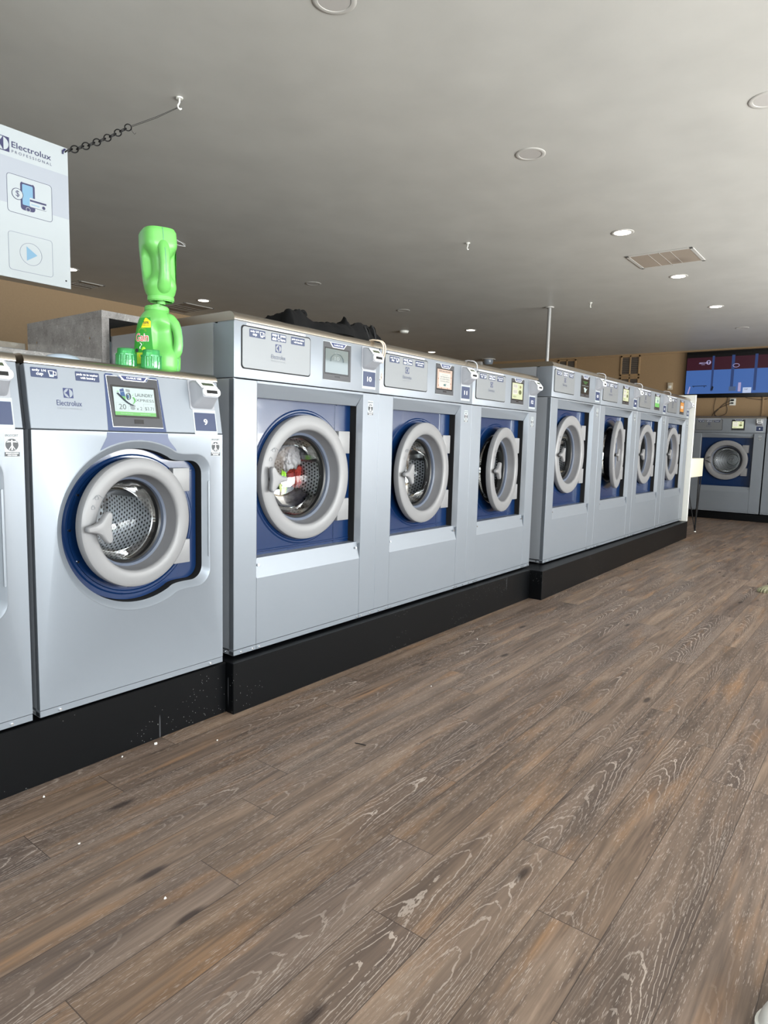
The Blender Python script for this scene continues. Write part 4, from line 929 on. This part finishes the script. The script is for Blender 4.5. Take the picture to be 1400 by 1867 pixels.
C_ = Vector((2.022, 2.849, 2.640)); q = MB(); q.tube([B_, B_.lerp(C_, .5) - Vector((0, 0, .004)), C_], .0009, iron, 5); q.tube([B_ + Vector((.003, 0, -.003)), B_.lerp(C_, .5) - Vector((0, 0, .010)), C_ + Vector((0, 0, -.003))], .0009, iron, 5)
q.tube([B_, B_ + Vector((.008, 0, -.02)), B_ + Vector((.02, 0, -.028)), B_ + Vector((.026, 0, -.02))], .0009, iron, 5)
q.v = [(a - SX1, b - 2.85, c - 2.243) for a, b, c in q.v]; part('steel_wire', q, ch)
def hook():
    q = MB(); q.cyl((0, 0, -.006), .016, .006, trimw, 20); q.tube([(0, 0, -.004), (0, 0, -.02), (-.004, 0, -.03), (-.010, 0, -.038), (-.008, 0, -.048), (.002, 0, -.052), (.010, 0, -.046)], .0042, trimw, 8); return q
for i, (x, y, l_) in enumerate(((2.022, 2.849, 'white ceiling hook holding the black sign chain'), (4.765, 2.876, 'empty white ceiling hook above the middle washers'), (7.46, 2.863, 'small white ceiling hook far down the row near the thin pole'))):
    o = part('ceiling_hook', hook, None, 'hook', loc=(x, y, ZC)); tag(o, l_, 'hook', 'white ceiling hooks')
o = part('wire_loop', MB().tube([(3.31 + .0 * k, 4.83, 2.62 + .0) for k in range(1)] + [(3.30 + .16 * u, 4.83 - .02 * u, 2.668 + .012 * math.sin(u * PI) - .03 * u * u) for u in [k / 10 for k in range(1, 11)]] + [(3.45 - .14 * u, 4.80, 2.632 - .004 * math.sin(u * PI)) for u in [k / 8 for k in range(9)]], .0016, white, 5)); tag(o, 'thin white wire loop hanging from the ceiling behind the bottles', 'wire')

# ------------------------------------------------------------------ ceiling fittings
lampm = mat('lit_lamp_disc', (255, 244, 226), .4, emit=9); trimc = mat('downlight_trim', (180, 178, 174), .45); offm = mat('unlit_lamp_disc', (176, 173, 170), .5)
def dl_trim():
    q = MB(); q.lathe(0, 0, [(.083, 0), (.083, -.0015), (.080, -.003), (.070, -.0035), (.063, -.003), (.061, -.0008), (.061, 0)], trimc, 48, 'z'); return q
def dl_disc(m):
    return lambda: MB().cyl((0, 0, -.0018), .061, .0016, m, 40)
for i, (x, y, lit, l_) in enumerate(((1.926, 1.771, 0, 'unlit round downlight cut by the top picture edge'), (3.524, 1.746, 0, 'unlit round downlight in the middle of the ceiling'), (3.60, .60, 0, 'unlit round downlight cut by the right picture edge'), (5.163, 1.767, 1, 'lit round downlight nearest the ceiling vent, on its left'),
        (6.736, 1.753, 1, 'lit round downlight just beyond the ceiling vent'), (8.358, 1.749, 1, 'lit round downlight farthest down the right hand ceiling row'), (9.981, 1.747, 0, 'faint unlit downlight above the far wall television'), (8.408, 4.974, 1, 'lit round downlight above washer 11 in the far middle'),
        (10.114, 6.777, 1, 'lit round downlight low over the lid of washer 11'), (8.397, 6.729, 1, 'lit round downlight just beside the black jacket cuff'), (5.124, 4.943, 0, 'unlit round downlight above the black jacket'), (5.061, 6.688, 1, 'lit round downlight right of the green bottles'), (6.749, 4.967, 0, 'unlit round downlight left of the lit one above washer 11'), (3.41, 6.613, 1, 'lit downlight half hidden by the sign edge'), (3.46, 4.95, 0, 'unlit downlight hidden behind the green bottles'))):
    o = thing('downlight', (x, y, ZC), l_, 'ceiling light', 0, 'round recessed downlights'); part('trim_ring', dl_trim, o, 'dl'); part('lamp_disc', dl_disc(lampm if lit else offm), o, 'lit' if lit else 'off')
def vent(x0, x1, y0, y1, label, dirty, slat=0):
    o = thing('ceiling_vent', ((x0 + x1) / 2, (y0 + y1) / 2, ZC), label, 'vent', 0, 'ceiling vents'); w_, d_ = (x1 - x0) / 2, (y1 - y0) / 2; q = MB()
    fr_ = .03
    for a in ((-w_, w_, -d_, -d_ + fr_), (-w_, w_, d_ - fr_, d_), (-w_, -w_ + fr_, -d_, d_), (w_ - fr_, w_, -d_, d_)): q.box(a[0], a[1], a[2], a[3], -.006, 0, trimc, .002, 1)
    for sx_ in (-1, 1):
        for sy_ in (-1, 0, 1): q.cyl((sx_ * (w_ - .015), sy_ * (d_ - .015), -.008), .004, .003, chrome, 8)
    part('vent_frame', q, o); q = MB(); q.box(-w_ + fr_, w_ - fr_, -d_ + fr_, d_ - fr_, -.0045, -.001, dirty)
    n_ = int((2 * w_ - 2 * fr_) / .011) if not slat else 14
    for k_ in range(n_):
        xx = -w_ + fr_ + (2 * w_ - 2 * fr_) * (k_ + .5) / n_; q.box(xx - .0018, xx + .0018, -d_ + fr_, d_ - fr_, -.0052, -.0045, mat('vent_grille_paint', (152, 140, 127), .6) if not slat else bezel)
    for yy in (-.33, 0, .33): q.box(-w_ + fr_, w_ - fr_, yy * d_ - .0012, yy * d_ + .0012, -.006, -.0045, trimc)
    part('vent_grille', q, o)
dirt = bpy.data.materials.new('dusty_vent_backing'); dirt.use_nodes = True; nt = dirt.node_tree; p = nt.nodes['Principled BSDF']; p.inputs['Roughness'].default_value = .9
tc = N(nt, 'ShaderNodeTexCoord'); n1 = N(nt, 'ShaderNodeTexNoise'); n1.inputs['Scale'].default_value = 6; nt.links.new(tc.outputs['Object'], n1.inputs['Vector'])
sp = N(nt, 'ShaderNodeVectorMath', operation='DISTANCE'); nt.links.new(tc.outputs['Object'], sp.inputs[0]); sp.inputs[1].default_value = (.12, -.07, 0)
st = mth(nt, 'MINIMUM', mth(nt, 'MAXIMUM', mth(nt, 'SUBTRACT', 1, mth(nt, 'MULTIPLY', sp.outputs['Value'], 8)), 0), 1)
nt.links.new(mixc(nt, mth(nt, 'MULTIPLY', st, mth(nt, 'ADD', n1.outputs[0], .3)), lin((150, 138, 126)), lin((70, 50, 44))), p.inputs['Base Color'])
vent(5.81, 6.28, 1.42, 1.955, 'square perforated ceiling vent with a brown dust stain', dirt)
vent(3.70, 4.0, 7.0, 7.3, 'dark slotted ceiling vent beside the hanging sign', bezel, 1)
vent(5.0, 5.45, 6.98, 7.6, 'pale ceiling vent low behind the green bottles', mat('vent_backing', (120, 112, 104), .8))
o = part('smoke_detector', MB().lathe(0, 0, [(.001, -.035), (.04, -.035), (.06, -.028), (.065, -.012), (.065, -.01), (.07, -.01), (.07, 0)], trimw, 32, 'z'), loc=(8.0, 5.86, ZC)); tag(o, 'white round smoke detector on the far ceiling', 'smoke detector')
o = part('conduit_pole', MB().cyl((0, 0, 1.6345), .021, ZC - 1.6345, mat('grey_conduit', (150, 150, 150), .4, .3), 16), loc=(7.457, 3.354, 0)); tag(o, 'thin grey vertical conduit pole rising behind washer 13 to the ceiling', 'pole'); part('flange', MB().cyl((0, 0, ZC - .01), .05, .01, trimc, 20), o)
o = thing('dome_camera', (11.45, 6.35, ZC), 'small grey dome camera on the far ceiling between washers 12 and 13', 'camera'); part('mount_plate', MB().cyl((0, 0, -.012), .13, .012, trimc, 24), o); part('dome', MB().lathe(0, 0, [(.09, -.012), (.09, -.06), (.075, -.10), (.04, -.125), (.001, -.13)], mat('grey_dome', (130, 140, 152), .2), 24, 'z'), o); part('side_box', MB().box(-.12, .02, .10, .26, -.11, -.05, trimc, .005), o)

# ------------------------------------------------------------------ far wall
tv = thing('television', (XW, 2.19, 2.27), 'large wall television showing a red and blue picture', 'television')
tb = mat('black_tv_plastic', (10, 10, 12), .25)
y0t, y1t = -.67, .665; z0t, z1t = -.372, .372
part('tv_housing', MB().box(-.075, -.01, y0t, y1t, z0t, z1t, tb, .006, 2), tv)
q = MB(); E = lambda n, c_, e=.55: mat('tv_' + n, c_, .3, emit=e)
def tvq(y_a, y_b, za, zb_, m, x_=-.0765): q.add([(x_, y_a, za), (x_, y_b, za), (x_, y_b, zb_), (x_, y_a, zb_)], [[0, 1, 2, 3]], m)
ya, yb_, za, zb_ = y0t + .012, y1t - .012, z0t + .065, z1t - .045; mid = za + (zb_ - za) * .60
tvq(ya, yb_, mid, zb_, E('maroon', (62, 22, 38), .6)); tvq(ya, yb_, za, mid, E('blue', (74, 114, 186), .62)); tvq(ya, yb_, zb_ - .05, zb_, E('near_black', (20, 12, 20), .1), -.0768)
for yy, w_ in ((.255, .016), (-.035, .022), (-.36, .02)): tvq(yy - w_, yy + w_, za + .04, zb_ - .03, E('pole_blue', (62, 88, 150), .4), -.077)
part('tv_picture', q, tv); q = MB()
Z90 = Matrix.Rotation(-PI / 2, 4, 'Z'); q.M = Z90
wv = E('lavender', (190, 180, 226), .6)
# text plane: local x -> -y world
q.M = Matrix(((0, 1, 0, 0), (-1, 0, 0, 0), (0, 0, 1, 0), (0, 0, 0, 1)))
q.text('AMERICAN', -.47, -.36, .175, .2, -.0775, wv, .02); q.text('HOME', -.43, -.38, .155, .168, -.0775, wv); q.poly(circ(-.325, .195, .035, 20), -.0775, wv); q.poly([(-.35, .205), (-.325, .222), (-.3, .205), (-.318, .2), (-.318, .17), (-.332, .17), (-.332, .2)], -.0779, E('ink', (30, 30, 70), .1))
q.tube([(.02 + .045 * math.cos(k * .4) + .06, -.0775, .13 + .028 * math.sin(k * .4)) for k in range(17)], .004, wv, 5)
dk = E('shade', (46, 60, 96), .15); q.box(-.55, -.33, -.0779, -.0772, -.185, -.175, dk); q.box(-.53, -.52, -.0779, -.0772, -.2, -.18, dk); q.box(-.37, -.36, -.0779, -.0772, -.205, -.18, dk)
q.poly([(-.62, -.305), (-.595, -.305), (-.575, -.19), (-.59, -.185)], -.0779, wv); q.poly([(-.27, -.25), (-.235, -.25), (-.225, -.2), (-.25, -.18)], -.0779, dk); q.box(.0, .1, -.0779, -.0772, -.27, -.2, E('midblue', (100, 124, 170), .4)); q.box(.13, .17, -.0779, -.0772, -.28, -.14, wv); q.box(.2, .32, -.0782, -.0772, -.305, -.22, E('panelwhite', (200, 215, 245), .7))
q.text('TAP', .22, .27, -.26, -.24, -.0785, dk)
part('tv_graphics', q, tv)
o = thing('wall_outlet', (XW, 2.13, 1.83), 'white wall outlet with two plugs below the television', 'outlet'); part('outlet_plate', MB().box(-.006, 0, -.045, .045, -.055, .055, trimw, .002), o); part('plug', MB().box(-.04, -.006, -.02, .02, .012, .04, black, .004), o); part('plug', MB().box(-.03, -.006, -.015, .015, -.03, -.008, black, .004), o)
def cable_w(pts, label, r=.004):
    P_ = [Vector((XW - q_[2] if len(q_) > 2 else XW - .012, q_[0], q_[1])) for q_ in pts]; out = []
    for i in range(len(P_) - 1):
        p0_, p1_, p2_, p3_ = P_[max(i - 1, 0)], P_[i], P_[i + 1], P_[min(i + 2, len(P_) - 1)]
        for k_ in range(6):
            u = k_ / 6; out.append(.5 * ((2 * p1_) + (p2_ - p0_) * u + (2 * p0_ - 5 * p1_ + 4 * p2_ - p3_) * u * u + (3 * p1_ - p0_ - 3 * p2_ + p3_) * u ** 3))
    out.append(P_[-1]); o_ = part('power_cable', MB().tube(out, r, mat('dark_cable', (44, 36, 30), .6), 6)); return tag(o_, label, 'cable', 'cables on the far wall')
cable_w([(2.13, 1.86, .03), (2.25, 1.80), (2.34, 1.70), (2.38, 1.64), (2.33, 1.60), (2.22, 1.64), (2.2, 1.72), (2.22, 1.80), (2.2, 1.9)], 'looped dark cable hanging below the wall outlet')
cable_w([(2.14, 1.81, .03), (2.3, 1.74), (2.39, 1.66), (2.42, 1.58), (2.36, 1.5), (2.38, 1.4)], 'dark cable dropping from the outlet behind the far washer')
cable_w([(2.38, 1.90), (2.40, 1.76), (2.39, 1.66), (2.34, 1.52), (2.36, 1.40)], 'thin dark cable running down left of the outlet', .003)
cable_w([(1.95, 1.895), (1.75, 1.86), (1.62, 1.875), (1.5, 1.9)], 'dark cable sagging under the right part of the television')
o = part('thermostat', MB().box(-.03, 0, -.04, .04, -.06, .06, mat('beige_thermostat', (186, 172, 150), .5), .006), loc=(XW, 3.10, 2.105)); tag(o, 'small beige thermostat on the tan wall left of the television', 'thermostat'); part('cover', MB().box(-.038, -.028, -.022, .022, -.035, .01, trimw, .003), o)
o = part('wall_conduit', MB().box(-.02, 0, -.012, .012, 1.4, 1.9, wall_m, .004), loc=(XW, 1.70, 0)); tag(o, 'tan painted cable trunking under the television at the right', 'trunking')
def louvre(y0_, y1_, z0_, z1_, label):
    o_ = thing('louvre_panel', (XW, (y0_ + y1_) / 2, (z0_ + z1_) / 2), label, 'wall vent', 0, 'louvred panels on the tan wall'); hw, hh_ = (y1_ - y0_) / 2, (z1_ - z0_) / 2; q = MB(); m = mat('tan_frame_paint', (150, 122, 88), .5)
    for a in ((-hw, hw, -hh_, -hh_ + .03), (-hw, hw, hh_ - .03, hh_), (-hw, -hw + .03, -hh_, hh_), (hw - .03, hw, -hh_, hh_), (-.012, .012, -hh_, hh_)): q.box(-.02, 0, a[0], a[1], a[2], a[3], m, .003, 1)
    part('louvre_frame', q, o_)
    for s_ in (-1, 1):
        q = MB(); a, b__ = (-hw + .03, -.012) if s_ < 0 else (.012, hw - .03); n_ = max(3, int(2 * hh_ / .035))
        for k_ in range(n_):
            zz_ = -hh_ + .03 + (2 * hh_ - .06) * (k_ + .5) / n_; q.add([(-.016, a, zz_ - .014), (-.016, b__, zz_ - .014), (-.003, b__, zz_ + .012), (-.003, a, zz_ + .012)], [[0, 1, 2, 3]], mat('grey_louvre', (98, 88, 78), .6))
        q.box(-.003, -.001, a, b__, -hh_ + .03, hh_ - .03, bezel); part('slats', q, o_)
louvre(3.62, 3.96, 2.305, 2.655, 'upper louvred panel on the tan wall right of the conduit pole')
louvre(3.62, 3.96, 1.93, 2.28, 'lower louvred panel directly under the upper one')
louvre(4.77, 5.12, 2.30, 2.645, 'louvred panel on the tan wall just right of the conduit pole, half hidden by washers')
struct('trim_1', MB().box(XW - .015, XW, YW, YB, ZC - .03, ZC, wall_m))

# ------------------------------------------------------------------ small table behind the end panel
tbm = mat('cream_laminate', (222, 218, 196), .45)
t_ = thing('side_table', (8.50, 1.93, 0), 'cream topped side table on black hairpin legs beyond the row end', 'table')
part('table_apron', MB().box(0, .70, 0, .80, .722, .952, tbm, .004), t_)
def hp(x_, y_):
    q = MB(); f_ = Vector((x_, y_, .006))
    for dx_, dy_, r_ in ((0, 0, .010), (-.02, .15, .006), (.03, -.02, .006)): q.tube([Vector((x_ + dx_, y_ + dy_, .724)), f_], r_, iron, 8)
    q.cyl((x_, y_, 0), .014, .012, trimw, 12); return q
for x_, y_ in ((.66, .03), (.06, .03), (.66, .60), (.06, .60)): part('hairpin_leg', hp(x_, y_), t_)

# ------------------------------------------------------------------ clog and sneaker
def shoe_rings(L, W_, H_, n=40, m=18, toe=.5):
    rings = []
    for i in range(m + 1):
        z = i / m; r_ = []
        for k in range(n):
            a = 2 * PI * k / n; s_ = (1 - z ** 3 * .35); x_ = math.cos(a); y_ = math.sin(a)
            w_ = W_ * (.82 + .18 * x_) if x_ > 0 else W_ * (.82 + .1 * x_)
            hx_ = L * s_ * (abs(x_) ** .8) * math.copysign(1, x_); hz_ = H_ * z * (1 - .35 * max(0, x_) * z)
            r_.append((hx_, w_ * y_ * s_, hz_))
        rings.append(r_)
    return rings
cm = mat('olive_cream_foam', (146, 144, 116), .6)
cg = thing('clog', (5.74, .60, 0), 'pale olive ribbed foam clog at the right picture edge', 'shoe', math.radians(118))
q = MB(); q.loft(shoe_rings(.145, .054, .075), cm, (1, 1))
for k_ in range(3): q.cyl((.085 - k_ * .022, -.0, .060 + k_ * .003), .005, .012, blackmat, 10)
part('clog_upper', q, cg)
q = MB()
for k_ in range(26):
    a = 2 * PI * k_ / 26; c_, s_ = math.cos(a), math.sin(a); w_ = .054 * (.82 + .18 * c_) if c_ > 0 else .054 * (.82 + .1 * c_); px = .145 * abs(c_) ** .8 * math.copysign(1, c_); py = w_ * s_
    q.tube([(px * .98, py * .98, .030), (px * 1.03 + .004, py * 1.08, .016), (px * 1.0 + .010, py * 1.04, .003)], [.0045, .007, .005], cm, 8)
part('ribbed_sole', q, cg)
sn = thing('sneaker', (1.419, 0.012, 0), 'white rounded shoe toe at the bottom right picture corner', 'shoe', math.radians(140))
wl = mat('white_leather', (214, 212, 208), .5)
q = MB(); q.loft(shoe_rings(.14, .052, .085), wl, (1, 1)); part('shoe_upper', q, sn)
q = MB(); q.loft([[(x_ * 1.04, y_ * 1.06, z_) for x_, y_, _ in shoe_rings(.14, .052, .085)[0]] for z_ in (0, .022)], trimw, (1, 1)); part('shoe_sole', q, sn)
# hairpin lying on the floor and lint crumbs
def onfloor(u, v):
    d = FW + RT * ((u - 700) / 1200.56) - UP * ((v - 933.5) / 1200.56); t_ = -1.08 / d.z; return (t_ * d.x, t_ * d.y)
a = onfloor(648, 1356); b_ = onfloor(667, 1360); o = part('hairpin', MB().tube([(a[0], a[1], .002), ((a[0] + b_[0]) / 2, (a[1] + b_[1]) / 2 + .002, .003), (b_[0], b_[1], .002)], .0014, iron, 6).tube([(a[0], a[1] + .003, .002), ((a[0] + b_[0]) / 2, (a[1] + b_[1]) / 2 + .005, .003), (b_[0], b_[1] + .001, .002)], .0012, iron, 6)); tag(o, 'small black hairpin lying on the wood floor', 'hairpin')
lint = mat('white_lint', (225, 222, 215), .9); rnd = random.Random(5)
for i, (u, v) in enumerate(((284, 1357), (323, 1241), (396, 1351), (223, 1381), (301, 1639), (144, 1540), (80, 1454), (870, 1166), (786, 1252), (1212, 1001), (895, 1021))):
    if i == 1: continue
    p_ = onfloor(u, v); bm = bmesh.new(); bmesh.ops.create_icosphere(bm, subdivisions=1, radius=.0032 if i else .005)
    for vv in bm.verts: vv.co *= rnd.uniform(.6, 1.3)
    bmesh.ops.translate(bm, verts=bm.verts[:], vec=(0, 0, .003)); me = bpy.data.meshes.new('lint_crumb'); bm.to_mesh(me); bm.free(); me.materials.append(lint); o = bpy.data.objects.new('lint_crumb', me); COL.objects.link(o); o.location = (p_[0], p_[1], 0); tag(o, 'tiny white lint crumb on the wood floor', 'lint', 'lint crumbs on the floor')
